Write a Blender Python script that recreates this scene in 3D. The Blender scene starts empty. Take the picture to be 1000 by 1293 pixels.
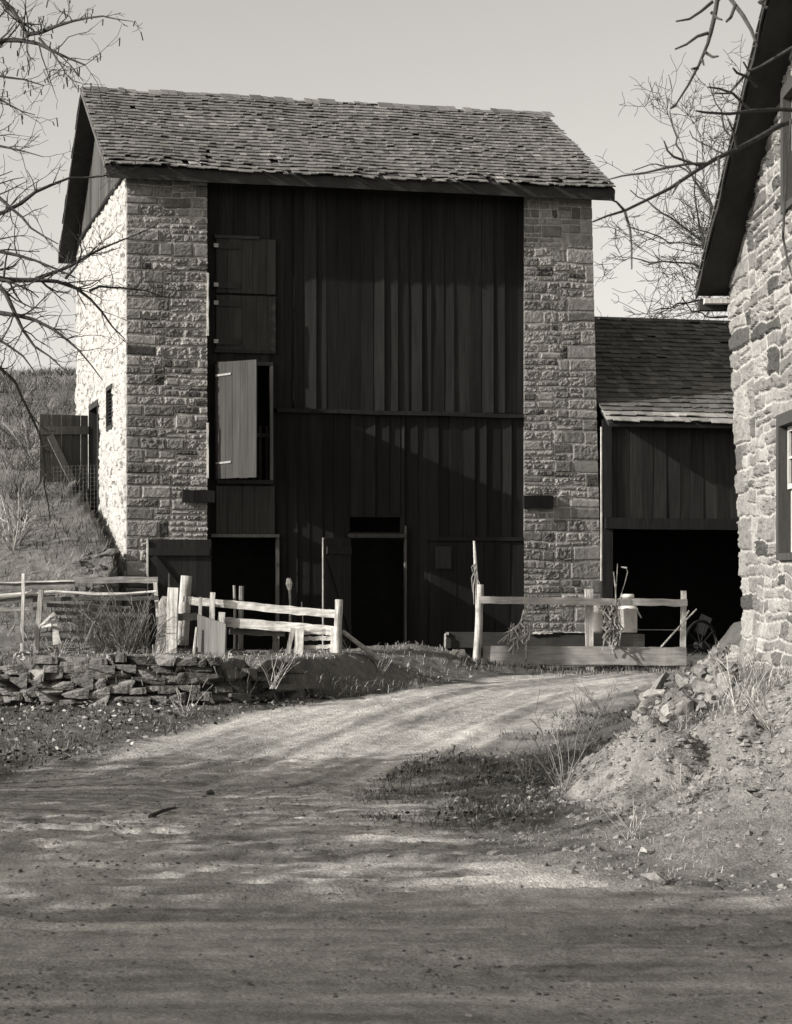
import bpy, math, random
import numpy as np
from mathutils import Vector, Matrix

rng = np.random.default_rng(11)
random.seed(11)
SC = bpy.context.scene
COL = SC.collection
FPX = 2660.0            # focal length in pixels of the 1000 px wide photograph
CX, HY = 500.0, 720.0   # vanishing column, horizon row

# ------------------------------------------------------------------ numbers
def sst(a, b, x):
    t = np.clip((np.asarray(x, float) - a) / (b - a), 0, 1)
    return t * t * (3 - 2 * t)

def _hash(ix, iy, seed):
    h = (ix.astype(np.int64) * 374761393 + iy.astype(np.int64) * 668265263 + seed * 1442695041) & 0xFFFFFFFF
    h = ((h ^ (h >> 13)) * 1274126177) & 0xFFFFFFFF
    h = ((h ^ (h >> 16)) * 2246822519) & 0xFFFFFFFF
    h = h ^ (h >> 15)
    return (h & 0xFFFFFF) / float(0xFFFFFF)

def vnoise(x, y, seed=0):
    x = np.asarray(x, float); y = np.asarray(y, float)
    ix = np.floor(x); iy = np.floor(y)
    fx = x - ix; fy = y - iy
    ix = ix.astype(np.int64); iy = iy.astype(np.int64)
    ux = fx * fx * fx * (fx * (fx * 6 - 15) + 10); uy = fy * fy * fy * (fy * (fy * 6 - 15) + 10)
    a = _hash(ix, iy, seed); b = _hash(ix + 1, iy, seed)
    c = _hash(ix, iy + 1, seed); d = _hash(ix + 1, iy + 1, seed)
    return ((a + (b - a) * ux) * (1 - uy) + (c + (d - c) * ux) * uy) * 2 - 1

def fbm(x, y, oct=4, seed=0, gain=0.5):
    s = 0; a = 1.0; f = 1.0; tot = 0
    for o in range(oct):
        s = s + a * vnoise(np.asarray(x) * f + 17.3 * o, np.asarray(y) * f - 9.1 * o, seed + o)
        tot += a; a *= gain; f *= 2.03
    return s / tot

# the barn's own axes: along the front, into the depth
YAW = math.atan(0.2567)
CY, SY = math.cos(YAW), math.sin(YAW)
BO = (-4.73, 37.0)
def P(px, py, Y):
    return np.array([(px - CX) / FPX * Y, Y, (HY - py) / FPX * Y])
def BL(px, py, k=0.0):
    """pixel -> (along, up) on the barn plane at depth k behind its front"""
    a = (px - CX) / FPX
    Y = (k - BO[0] * SY + BO[1] * CY) / (CY - a * SY)
    X = a * Y
    lx = (X - BO[0]) * CY + (Y - BO[1]) * SY
    return lx, (HY - py) / FPX * Y
def to_barn(X, Y):
    return (X - BO[0]) * CY + (Y - BO[1]) * SY, -(X - BO[0]) * SY + (Y - BO[1]) * CY
def from_barn(lx, ly):
    return BO[0] + lx * CY - ly * SY, BO[1] + lx * SY + ly * CY

# ------------------------------------------------------------------ mesh building
class MB:
    def __init__(s):
        s.v = []; s.q = []; s.t = []; s.tone = []; s.n = 0
    def add(s, v, quads=None, tris=None, tone=1.0):
        v = np.asarray(v, float).reshape(-1, 3)
        s.v.append(v)
        s.tone.append(np.broadcast_to(np.asarray(tone, float), (len(v),)))
        if quads is not None and len(quads): s.q.append(np.asarray(quads, np.int64).reshape(-1, 4) + s.n)
        if tris is not None and len(tris): s.t.append(np.asarray(tris, np.int64).reshape(-1, 3) + s.n)
        s.n += len(v)
    BQ = [(0, 3, 2, 1), (4, 5, 6, 7), (0, 1, 5, 4), (1, 2, 6, 5), (2, 3, 7, 6), (3, 0, 4, 7)]
    def hexa(s, v8, tone=1.0):
        s.add(v8, s.BQ, None, tone)
    def box(s, x0, x1, y0, y1, z0, z1, tone=1.0):
        s.hexa([(x0, y0, z0), (x1, y0, z0), (x1, y1, z0), (x0, y1, z0), (x0, y0, z1), (x1, y0, z1), (x1, y1, z1), (x0, y1, z1)], tone)
    def beam(s, p0, p1, w, h, tone=1.0, up=(0, 0, 1), n=1, amp=0.0, taper=1.0, tvar=0.0):
        p0 = np.array(p0, float); p1 = np.array(p1, float)
        d = p1 - p0; L = np.linalg.norm(d); d /= L
        up = np.array(up, float)
        if abs(d @ up) > 0.9: up = np.array([0, -1.0, 0])
        sd = np.cross(d, up); sd /= np.linalg.norm(sd); u = np.cross(sd, d)
        vs = []; ts = []
        for i in range(n + 1):
            f = i / n; k = 1 + (taper - 1) * f
            c = p0 + d * L * f + (sd * random.uniform(-1, 1) + u * random.uniform(-1, 1)) * amp * (0 < i < n)
            for a, b in ((-1, -1), (1, -1), (1, 1), (-1, 1)):
                vs.append(c + sd * a * w / 2 * k * (1 + random.uniform(-1, 1) * amp / w) + u * b * h / 2 * k * (1 + random.uniform(-1, 1) * amp / h)); ts.append(tone * (1 + random.uniform(-1, 1) * tvar))
        q = [(3, 2, 1, 0)]
        for i in range(n):
            o = 4 * i
            for j in range(4):
                q.append((o + j, o + (j + 1) % 4, o + 4 + (j + 1) % 4, o + 4 + j))
        o = 4 * n; q.append((o, o + 1, o + 2, o + 3))
        s.add(vs, q, None, np.array(ts))
    def tube(s, path, rad, sides=6, tone=1.0, cap=True, rough=0.0):
        path = np.asarray(path, float); n = len(path)
        rad = np.broadcast_to(np.asarray(rad, float), (n,))
        tg = np.gradient(path, axis=0); tg /= np.linalg.norm(tg, axis=1)[:, None] + 1e-9
        ref = np.array([0.31, 0.17, 0.93]) if abs(tg[0] @ np.array([0.31, 0.17, 0.93])) < 0.85 else np.array([0.9, 0.4, 0.1])
        a = np.cross(tg, ref); a /= np.linalg.norm(a, axis=1)[:, None] + 1e-9
        b = np.cross(tg, a)
        th = np.arange(sides) / sides * 2 * math.pi
        rr = rad[:, None] * (1 + rough * rng.uniform(-1, 1, (n, sides)))
        v = path[:, None, :] + rr[:, :, None] * (a[:, None, :] * np.cos(th)[None, :, None] + b[:, None, :] * np.sin(th)[None, :, None])
        i, j = np.meshgrid(np.arange(n - 1), np.arange(sides), indexing='ij')
        k = (j + 1) % sides
        q = np.stack([i * sides + j, i * sides + k, (i + 1) * sides + k, (i + 1) * sides + j], -1).reshape(-1, 4)
        t = None
        if cap:
            t = [(0, m + 1, m) for m in range(1, sides - 1)] + [((n - 1) * sides, (n - 1) * sides + m, (n - 1) * sides + m + 1) for m in range(1, sides - 1)]
        s.add(v.reshape(-1, 3), q, t, tone)
    def build(s, name, mat, parent=None, loc=None, local=False, smooth=False):
        v = np.concatenate(s.v) if s.v else np.zeros((0, 3)); tone = np.concatenate(s.tone)
        off = np.zeros(3)
        if not local:
            if loc is not None: off = np.array(loc, float)
            o = parent
            while o is not None:
                off = off + np.array(o.location); o = o.parent
        v = v - off
        q = np.concatenate(s.q) if s.q else np.zeros((0, 4), np.int64)
        t = np.concatenate(s.t) if s.t else np.zeros((0, 3), np.int64)
        me = bpy.data.meshes.new(name)
        me.vertices.add(len(v)); me.vertices.foreach_set('co', v.ravel())
        loops = np.concatenate([q.ravel(), t.ravel()]).astype(np.int32)
        starts = np.concatenate([np.arange(len(q)) * 4, len(q) * 4 + np.arange(len(t)) * 3]).astype(np.int32)
        me.loops.add(len(loops)); me.loops.foreach_set('vertex_index', loops)
        me.polygons.add(len(starts)); me.polygons.foreach_set('loop_start', starts)
        me.update(calc_edges=True)
        me.polygons.foreach_set('use_smooth', np.full(len(starts), bool(smooth)))
        at = me.attributes.new('tone', 'FLOAT', 'POINT'); at.data.foreach_set('value', tone.astype(np.float32))
        me.validate()
        me.materials.append(mat)
        ob = bpy.data.objects.new(name, me); COL.objects.link(ob)
        if parent is not None: ob.parent = parent
        if loc is not None and not local: ob.location = loc
        return ob

def grid_quads(nu, nv):
    i, j = np.meshgrid(np.arange(nu - 1), np.arange(nv - 1), indexing='ij')
    a = i * nv + j
    return np.stack([a, a + nv, a + nv + 1, a + 1], -1).reshape(-1, 4)

def tag(o, label, cat, group=None):
    o['label'] = label; o['category'] = cat
    if group: o['group'] = group
    return o
def thing(name, label, cat, loc=(0, 0, 0), rotz=0.0, group=None):
    o = bpy.data.objects.new(name, None); COL.objects.link(o)
    o.location = loc; o.rotation_euler = (0, 0, rotz); o.empty_display_size = 0.3
    return tag(o, label, cat, group)
def stuff(o, label=None, cat=None):
    o['kind'] = 'stuff'
    if label: tag(o, label, cat)
    return o

# ------------------------------------------------------------------ materials
TINT = np.array([1.0, 0.960, 0.895])
def mat(name, base, var=0.35, scale=(8, 8, 8), detail=6, bump=0.3, rough=0.9, var2=0.0, scale2=(1, 1, 1), bscale=None, bdist=0.02, spec=0.2, coord='Object'):
    m = bpy.data.materials.new(name); m.use_nodes = True
    nt = m.node_tree; N = nt.nodes; L = nt.links
    bs = N['Principled BSDF']; bs.inputs['Roughness'].default_value = rough
    bs.inputs['Specular IOR Level'].default_value = spec
    tc = N.new('ShaderNodeTexCoord')
    def noise(sc, det):
        mp = N.new('ShaderNodeMapping'); mp.inputs['Scale'].default_value = sc
        L.new(tc.outputs[coord], mp.inputs['Vector'])
        n = N.new('ShaderNodeTexNoise'); n.inputs['Scale'].default_value = 1.0; n.inputs['Detail'].default_value = det
        n.inputs['Roughness'].default_value = 0.62
        L.new(mp.outputs[0], n.inputs['Vector']); return n.outputs['Fac']
    def rmap(s, lo, hi):
        r = N.new('ShaderNodeMapRange'); r.inputs['From Min'].default_value = 0.28; r.inputs['From Max'].default_value = 0.72
        r.inputs['To Min'].default_value = lo; r.inputs['To Max'].default_value = hi
        L.new(s, r.inputs['Value']); return r.outputs[0]
    n1 = noise(scale, detail)
    at = N.new('ShaderNodeAttribute'); at.attribute_name = 'tone'
    mul = N.new('ShaderNodeMath'); mul.operation = 'MULTIPLY'
    L.new(rmap(n1, 1 - var, 1 + var), mul.inputs[0]); L.new(at.outputs['Fac'], mul.inputs[1])
    val = mul.outputs[0]
    if var2:
        n2 = noise(scale2, 3); m2 = N.new('ShaderNodeMath'); m2.operation = 'MULTIPLY'
        L.new(rmap(n2, 1 - var2, 1 + var2), m2.inputs[0]); L.new(val, m2.inputs[1]); val = m2.outputs[0]
    vm = N.new('ShaderNodeVectorMath'); vm.operation = 'SCALE'
    vm.inputs[0].default_value = tuple(base * TINT)
    L.new(val, vm.inputs['Scale']); L.new(vm.outputs[0], bs.inputs['Base Color'])
    if bump:
        nb = noise(bscale, detail) if bscale else n1
        b = N.new('ShaderNodeBump'); b.inputs['Strength'].default_value = bump; b.inputs['Distance'].default_value = bdist
        L.new(nb, b.inputs['Height']); L.new(b.outputs[0], bs.inputs['Normal'])
    return m

M_stone = mat('grey_field_stone', 0.20, 0.30, (9, 9, 9), 8, 0.5, 0.95, 0.18, (1.3, 1.3, 1.3), (26, 26, 26), 0.012)
M_house = mat('pale_house_stone', 0.18, 0.34, (11, 11, 11), 8, 0.5, 0.95, 0.16, (1.5, 1.5, 1.5), (30, 30, 30), 0.012)
M_white = mat('old_whitewash', 0.345, 0.24, (10, 10, 10), 8, 0.5, 0.95, 0.06, (1.0, 1.0, 1.0), (24, 24, 24), 0.015)
M_wall = mat('dry_wall_stone', 0.125, 0.35, (9, 9, 9), 8, 0.6, 0.97, 0.25, (1.5, 1.5, 1.5), (24, 24, 24), 0.02)
M_rock = mat('broken_rock', 0.17, 0.30, (12, 12, 12), 8, 0.6, 0.95, 0.2, (2, 2, 2), (22, 22, 22), 0.02)
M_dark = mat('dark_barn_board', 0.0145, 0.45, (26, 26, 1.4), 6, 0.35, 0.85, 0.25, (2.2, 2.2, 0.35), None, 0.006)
M_door = mat('weathered_door_board', 0.030, 0.34, (30, 30, 1.5), 6, 0.35, 0.85, 0.2, (3, 3, 0.5), None, 0.006)
M_grey = mat('sun_bleached_board', 0.056, 0.32, (38, 38, 1.3), 6, 0.4, 0.85, 0.2, (4, 4, 0.6), None, 0.006)
M_rail = mat('bleached_rail_wood', 0.37, 0.50, (2.2, 34, 34), 8, 0.9, 0.9, 0.35, (5, 5, 5), None, 0.014)
M_post = mat('bleached_post_wood', 0.37, 0.50, (34, 34, 2.2), 8, 0.9, 0.9, 0.35, (5, 5, 5), None, 0.014)
M_brail = mat('grey_rail_wood', 0.24, 0.30, (3, 30, 30), 6, 0.45, 0.85, 0.2, (3, 3, 3), None, 0.008)
M_shing = mat('weathered_shingle', 0.145, 0.36, (3.5, 30, 30), 6, 0.4, 0.9, 0.2, (0.8, 0.8, 0.8), None, 0.006)
M_shing2 = mat('old_dark_shingle', 0.10, 0.30, (3.5, 30, 30), 6, 0.4, 0.9, 0.15, (0.8, 0.8, 0.8), None, 0.006)
M_roofdk = mat('dark_roof_board', 0.030, 0.3, (6, 1.2, 6), 5, 0.3, 0.9)
M_black = mat('unlit_black_interior', 0.012, 0.3, (4, 4, 4), 3, 0.0, 1.0)  # near-black colour stands in for the shade inside barn, shed and house
M_iron = mat('worn_iron', 0.16, 0.3, (20, 20, 20), 5, 0.2, 0.55, spec=0.4)
M_can = mat('dull_tinned_steel', 0.62, 0.18, (14, 14, 6), 6, 0.12, 0.42, 0.15, (4, 4, 4), spec=0.6)
M_glass = mat('dark_window_glass', 0.02, 0.2, (2, 2, 2), 2, 0.0, 0.06, spec=0.6)
M_sash = mat('white_sash_paint', 0.42, 0.12, (20, 20, 20), 5, 0.15, 0.6)
M_frame = mat('dark_window_frame', 0.045, 0.3, (20, 20, 3), 5, 0.3, 0.8)
M_bark = mat('bare_tree_bark', 0.045, 0.35, (20, 20, 20), 5, 0.4, 0.95)
M_ground = mat('dirt_and_turf', 1.0, 0.38, (44, 44, 44), 9, 0.8, 0.97, 0.20, (5.3, 5.3, 5.3), (30, 30, 30), 0.045)
M_straw = mat('dry_grass_blade', 0.26, 0.35, (3, 3, 3), 3, 0.0, 0.9)
M_leaf = mat('dead_leaf', 0.24, 0.3, (9, 9, 9), 3, 0.0, 0.8)
M_vine = mat('dry_vine_stem', 0.36, 0.35, (14, 14, 14), 3, 0.0, 0.9)
M_evergreen = mat('russet_oak_leaf', 0.07, 0.3, (9, 9, 9), 3, 0.0, 0.8)

# ------------------------------------------------------------------ terrain
def road_left(Y):  return np.interp(Y, [0, 12, 16, 20.8, 23.6, 27, 31.2, 33, 40], [-40, -14, -6.2, -3.95, -3.1, -2.2, 0.2, 1.6, 9])
def road_right(Y): return np.interp(Y, [10, 12.5, 13.6, 14.3, 16.3, 18, 19.8, 22.9, 25.3, 29.5, 33, 36], [9, 4.5, 2.56, 1.6, 0.6, 0.35, 0.3, 1.03, 1.9, 3.3, 4.9, 9])
def wall_line(X):  return np.interp(X, [-60, -5.3, -2.35, -1.0, 0.5, 1.6], [24.0, 27.9, 28.3, 29.5, 31.4, 33.4])
MOUNDS = [(2.27, 18.5, .93, .92, 2.4), (3.0, 18.2, .92, .82, 2.7), (4.0, 17.6, .85, 1.4, 3.1), (5.3, 17.2, .9, 2.2, 3.3)]
def height(X, Y, fine=True):
    X = np.asarray(X, float); Y = np.asarray(Y, float)
    zr = np.interp(Y, [-400, 0, 10, 20, 25, 30, 34, 38, 45, 400], [-2.4, -2.15, -2.12, -2.08, -1.95, -1.78, -1.66, -1.6, -1.55, -1.4])
    yw = wall_line(X) + 0.05
    wl = 1 - sst(-0.8, 1.5, X)
    tz = np.interp(Y, [27, 32, 36, 40, 60], [-1.22, -1.26, -1.40, -1.5, -1.5])
    behind = sst(0.0, 1.0, (Y - yw - 0.1) / (0.16 + 1.5 * sst(-2.2, .2, X)))
    bank = np.clip(road_left(Y) - X, 0, None)
    zb = zr + 0.04 * sst(0.0, 0.9, bank) * (1 - behind)
    z = zb + (np.maximum(tz, zb) - zb) * wl * behind
    z = z + 0.30 * np.exp(-(((X - 0.55) / 0.9) ** 2 + ((Y - 34.6) / 1.3) ** 2))
    # hill on the left, running up beside the barn
    lx, ly = to_barn(X, Y)
    hh = np.interp(Y, [30, 32.5, 36, 37, 40, 46, 54, 58, 62, 90, 200], [-6, -1.3, -0.15, 0.28, 1.2, 2.75, 5.05, 5.35, 5.3, 4.0, 2.5])
    hh = hh + 0.12 * fbm(X * .5, Y * .5, 3, 41) * sst(36, 44, Y)
    thr = np.where(ly > 8.8, (ly - 8.8) * .8, 0.0)
    wid = 0.25 + 1.1 * sst(0, 3, -ly)
    m = 1 - sst(-0.30, 0.0, (lx - thr) / wid * 0.3 + np.where(ly < 0, -0.02, 0))
    z = np.where(hh > z, z + (hh - z) * m, z)
    # house bank on the right
    xr = road_right(Y)
    t = np.clip((X - xr) / np.maximum(3.9 - xr, .6), 0, 1.15)
    fade = sst(12.0, 18, Y) * (1 - sst(25.6, 29.5, Y))
    hb = t ** 2 * (-0.95 - zr) * fade
    # spill of rubble below the house corner
    rub = np.interp(X, [2.5, 2.85, 3.3, 3.7, 4.0, 4.6, 5.2], [0, .45, .72, .92, 1.1, 1.0, 0]) * sst(20.8, 24.2, Y) * (1 - sst(24.4, 25.8, Y))
    hb = np.maximum(hb, rub)
    hm = np.zeros_like(z)
    wob = 0.16 * fbm(X * 1.3, Y * 1.3, 3, 5)
    for (mx, my, H_, rx, ry) in MOUNDS:
        d = np.sqrt(((X - mx) / rx) ** 2 + ((Y - my) / ry) ** 2) + wob
        c = np.clip(1 - d, 0, 1)
        hm = np.maximum(hm, H_ * (c ** 1.05) * (1.0 - .10 * c))
    z = z + np.maximum(hb, hm)
    if fine:
        onroad = road_mask(X, Y)
        mound = sst(.02, .12, hm)
        z = z + (1 - onroad) * (0.05 * fbm(X * 2.2, Y * 2.2, 4, 3) + 0.022 * fbm(X * 9, Y * 9, 3, 8))
        lump = fbm(X * 5.5, Y * 5.5, 4, 77)
        z = z + mound * (0.085 * np.maximum(lump, -.12) + 0.035 * fbm(X * 15, Y * 15, 3, 78))
        # ruts: along the lane, sweeping round to run across the foreground
        w = rut_coord(X, Y)
        along = rut_along(X, Y)
        brk = 0.5 + 0.5 * fbm(X * .8, Y * .8, 3, 30)
        z = z + onroad * (0.022 * fbm(w * 3.2, along * .25, 3, 21) + 0.013 * fbm(w * 9, along * .5, 3, 22) * brk
                          + 0.020 * fbm(X * 1.1, Y * 1.1, 3, 23) + 0.012 * np.maximum(fbm(X * 9, Y * 9, 3, 24) - .02, 0) * 2 * sst(-.2, .3, fbm(X * .7, Y * .7, 2, 25)))
        f = sst(15.0, 20.0, Y + .25 * X)
        xc = lane_x(Y); la = np.abs((X - xc) * .82 + .10 * fbm(X * .6, Y * .6, 2, 26))
        tr = -np.exp(-((la - .70) / .10) ** 2) + .6 * np.exp(-((la - .90) / .08) ** 2) + .5 * np.exp(-((la - .50) / .08) ** 2)
        z = z + onroad * f * .022 * tr * (.6 + .6 * brk)
        wv = .22 * fbm(X * .45, Y * .2, 3, 27)
        for yk, cv, dp in ((11.2, .05, .02), (12.3, .03, .02), (13.6, .045, .045), (14.3, .05, .03), (15.0, .06, .045), (15.7, .07, .03), (16.6, .09, .03)):
            dd = Y - (yk + cv * (X + 1.0) ** 2 + wv)
            z = z + onroad * (1 - f) * dp * (-np.exp(-(dd / .09) ** 2) + .7 * np.exp(-((dd - .17) / .08) ** 2) + .5 * np.exp(-((dd + .17) / .08) ** 2)) * (.4 + brk)
        z = z + onroad * (.013 * fbm(X * 10, Y * 10, 3, 28) + .008 * np.abs(fbm(X * 4.2, Y * 4.2, 4, 29)) * sst(-.25, .25, fbm(X * .6 + 3, Y * .6, 2, 31)))
    return z
def lane_x(Y): return np.interp(Y, [8, 14, 18, 22, 25, 28, 31, 34, 40], [-9, -4.5, -1.7, -.5, .2, 1.0, 2.1, 4.4, 9])
def rut_coord(X, Y):
    xc = np.interp(Y, [8, 14, 18, 22, 25, 28, 31, 34, 40], [-9, -4.5, -1.7, -.5, .2, 1.0, 2.1, 4.4, 9])
    lane = (X - xc) * .82
    f = sst(15.0, 20.0, Y + .25 * X)
    return lane * f + (Y - .05 * X * X * .2) * (1 - f)
def rut_along(X, Y):
    f = sst(15.0, 20.0, Y + .25 * X)
    return Y * f + X * (1 - f)
def road_mask(X, Y):
    n = .42 * fbm(X * 1.1, Y * 1.1, 5, 60, .6)
    l = sst(-.2, .3, X - road_left(Y) + n)
    r = sst(-.6, .7, road_right(Y) - X + n)
    return l * r * (1 - sst(36, 37, Y)) 

def axis(lo, hi, step, far_lo, far_hi, k=1.22):
    mid = np.arange(lo, hi + 1e-6, step)
    a = []; s = step; p = lo
    while p > far_lo: s *= k; p -= s; a.append(p)
    b = []; s = step; p = hi
    while p < far_hi: s *= k; p += s; b.append(p)
    return np.array(a[::-1] + list(mid) + b)
gx = axis(-7.4, 6.6, 0.040, -600, 600)
gy = np.concatenate([axis(7.0, 21.0, 0.034, -60, 20.99)[:-1], np.arange(21.0, 37.2, 0.055), axis(37.2, 37.3, .12, 37.21, 900)[1:]])
gy = np.unique(np.round(gy, 5))
GX, GY = np.meshgrid(gx, gy, indexing='ij')
GZ = height(GX, GY)
RM = road_mask(GX, GY)
# material tone of the ground: pale trodden dirt, dull turf, sandy mound
hm_only = np.zeros_like(GX)
for (mx, my, H_, rx, ry) in MOUNDS:
    hm_only = np.maximum(hm_only, np.clip(1 - np.sqrt(((GX - mx) / rx) ** 2 + ((GY - my) / ry) ** 2) + .0, 0, 1))
moundm = sst(.03, .22, hm_only + .08 * fbm(GX * 2, GY * 2, 3, 90))
w_ = rut_coord(GX, GY); al_ = rut_along(GX, GY)
streak = fbm(w_ * 2.4, al_ * .22, 4, 51)
dirt = 0.325 * (1 + .60 * streak + .40 * fbm(GX * .9, GY * .9, 4, 52) + .40 * fbm(w_ * 9, al_ * .6, 3, 53) + .22 * fbm(GX * 7, GY * 7, 3, 59))
dirt *= 1 - .12 * sst(16.5, 11, GY)
turf = 0.085 * (1 + .35 * fbm(GX * 1.6, GY * 1.6, 4, 54) + .25 * fbm(GX * 8, GY * 8, 3, 55))
terr = sst(-.1, .3, GY - wall_line(GX)) * (1 - sst(-.5, 2, GX))
turf = turf * (1 + .5 * terr)
lxg, lyg = to_barn(GX, GY)
hillm = sst(-.1, .8, GZ + 1.1) * sst(33, 35, GY) * (GX < 0)
turf = turf * (1 + .05 * hillm)
mdirt = 0.19 * (1 + .22 * fbm(GX * 2.2, GY * 2.2, 4, 56) + .2 * fbm(GX * 9, GY * 9, 3, 57))
tone = turf * (1 - RM) + dirt * RM
gravel_spill = sst(0.3, 1.6, GX - road_right(GY) + .6) * (1 - sst(16.2, 17.6, GY)) * sst(11, 12.5, GY)
tone = tone * (1 - gravel_spill * .8) + .17 * (1 + .3 * fbm(GX * 6, GY * 6, 4, 58)) * gravel_spill * .8
tone = tone * (1 - moundm) + mdirt * moundm
tone = np.clip(tone, .03, .6)
quads = grid_quads(len(gx), len(gy))
fx = (GX.ravel()[quads].mean(1)); fy = GY.ravel()[quads].mean(1)
fr = RM.ravel()[quads].mean(1); fm = moundm.ravel()[quads].mean(1); fh = hillm.ravel()[quads].mean(1)
reg = np.zeros(len(quads), int)
reg[fh > .5] = 2
reg[fr > .5] = 1
reg[(fm > .5) & (fr <= .999)] = 3
allv = np.stack([GX.ravel(), GY.ravel(), GZ.ravel()], -1); allt = tone.ravel()
for k, nm in ((0, 'ground'), (1, 'dirt_road'), (2, 'hillside'), (3, 'dirt_mound')):
    q = quads[reg == k]
    used, inv = np.unique(q.ravel(), return_inverse=True)
    b = MB(); b.add(allv[used], inv.reshape(-1, 4), None, allt[used])
    o = b.build(nm, M_ground, smooth=True); o['kind'] = 'structure'

def hgt(x, y): return float(height(np.array([x]), np.array([y]))[0])

# ------------------------------------------------------------------ masonry panels
def ashlar(u, v, U, V, seed, quoin, warp=.024, size=1.0, mort=.007, rel=1.0):
    """squared rubble brought to rough courses, with long and short corner stones"""
    r = np.random.default_rng(seed)
    us = u[:, 0]; vs = v[0]
    wf = 1.7 if warp < .03 else 3.4
    uu = u + warp * fbm(u * wf, v * wf, 2, seed); vv = v + warp * 1.1 * fbm(u * wf * .85 + 5, v * wf * .85, 2, seed + 1)
    rects = []
    def split(x0, x1, y0, y1, depth=0):
        w, h = (x1 - x0) / size, (y1 - y0) / size
        if h > .26 and (w < h * 2.6 or r.random() < .6) or (h > .17 and r.random() < .35 and w > .25):
            f = r.uniform(.32, .68); m = y0 + f * (y1 - y0); split(x0, x1, y0, m, depth + 1); split(x0, x1, m, y1, depth + 1)
        elif w > .62 or (w > h * 2.3 and w > .34 and r.random() < .75) or (w > .45 and r.random() < .3):
            f = r.uniform(.3, .7); m = x0 + f * (x1 - x0); split(x0, m, y0, y1, depth + 1); split(m, x1, y0, y1, depth + 1)
        else: rects.append((x0, x1, y0, y1, False))
    y = -.02; k = 0
    while y < V:
        h = r.uniform(.34, .62) * size; long_ = .34 + r.uniform(-.04, .06); hq = h * r.uniform(.4, .6); lq = (.24, .56) if k % 2 else (.54, .26); xb = .74 + r.uniform(-.10, .16)
        for (ya, yb, ll) in ((y, y + hq, lq[0]), (y + hq, y + h, lq[1])):
            ll = ll + r.uniform(-.05, .05)
            if quoin == 'left': rects.append((-.1, ll, ya, yb, True)); (split(ll, xb, ya, yb) if ll < .5 else rects.append((ll, xb, ya, yb, False)))
            else: rects.append((U - ll, U + .1, ya, yb, True)); (split(U - xb, U - ll, ya, yb) if ll < .5 else rects.append((U - xb, U - ll, ya, yb, False)))
        if quoin == 'left': split(xb, U + .05, y, y + h)
        else: split(-.05, U - xb, y, y + h)
        y += h; k += 1
    H = np.zeros_like(u); T = np.ones_like(u); Mo = np.ones(u.shape, bool)
    rough1 = fbm(u * 15, v * 19, 4, seed + 3, .6); rough2 = fbm(u * 34, v * 40, 3, seed + 4, .6)
    for (x0, x1, a, b, isq) in rects:
        i0, i1 = np.searchsorted(us, (x0 - .06 - warp, x1 + .06 + warp)); j0, j1 = np.searchsorted(vs, (a - .06 - warp, b + .06 + warp))
        if i1 <= i0 or j1 <= j0: continue
        sl = (slice(i0, i1), slice(j0, j1)); ux = uu[sl]; vx = vv[sl]
        kk = (ux >= x0) & (ux < x1) & (vx >= a) & (vx < b)
        tn = r.uniform(.62, 1.28)
        if r.random() < .10: tn *= .42
        amp = r.uniform(.010, .022) if isq else r.uniform(.016, .050)
        if r.random() < .25: amp *= .3
        tl = r.uniform(-.05, .05); base = r.uniform(.010, .034)
        d = np.minimum(np.minimum(ux - x0, x1 - ux), np.minimum(vx - a, b - vx)) + .005 * rough2[sl]
        mw = mort * r.uniform(.7, 1.3); p = sst(0, .028, d - mw)
        amp = amp * rel; hh = p * (base * (.4 + .6 * rel) + amp * rough1[sl] + amp * .45 * rough2[sl] + tl * (ux - (x0 + x1) / 2) * .5)
        H[sl] = np.where(kk, hh, H[sl]); T[sl] = np.where(kk, tn, T[sl]); Mo[sl] = np.where(kk, d < mw, Mo[sl])
    return H, T, Mo

def rubble(u, v, cu, cv, seed, mw=.02, amp=.03):
    uu = (u + .03 * fbm(u * 6, v * 6, 2, seed)) / cu; vv = (v + .03 * fbm(u * 6 + 9, v * 6, 2, seed + 1)) / cv
    iu = np.floor(uu).astype(np.int64); iv = np.floor(vv).astype(np.int64)
    F1 = np.full(u.shape, 9.0); F2 = np.full(u.shape, 9.0); ID = np.zeros(u.shape)
    for a in (-1, 0, 1):
        for b in (-1, 0, 1):
            jx = iu + a; jy = iv + b
            px = jx + .5 + .92 * (_hash(jx, jy, seed) - .5) + .5 * (jy % 2); py = jy + .5 + .85 * (_hash(jx, jy, seed + 7) - .5)
            wgt = .26 * _hash(jx, jy, seed + 9)
            d = np.maximum(np.abs(uu - px), np.abs(vv - py)) * .55 + .45 * np.hypot(uu - px, vv - py) - wgt
            nearer = d < F1
            F2 = np.where(nearer, F1, np.minimum(F2, d)); ID = np.where(nearer, _hash(jx, jy, seed + 5), ID); F1 = np.where(nearer, d, F1)
    g = (F2 - F1) * min(cu, cv)
    p = sst(mw * .6, mw * 2.6, g)
    id2 = (ID * 977) % 1.0
    H = p * (.012 + .03 * id2 + amp * fbm(u * 11, v * 11, 4, seed + 2, .55))
    T = .60 + .75 * ID
    T = np.where(id2 < .12, T * .62, T)
    return H, T, g < mw

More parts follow.
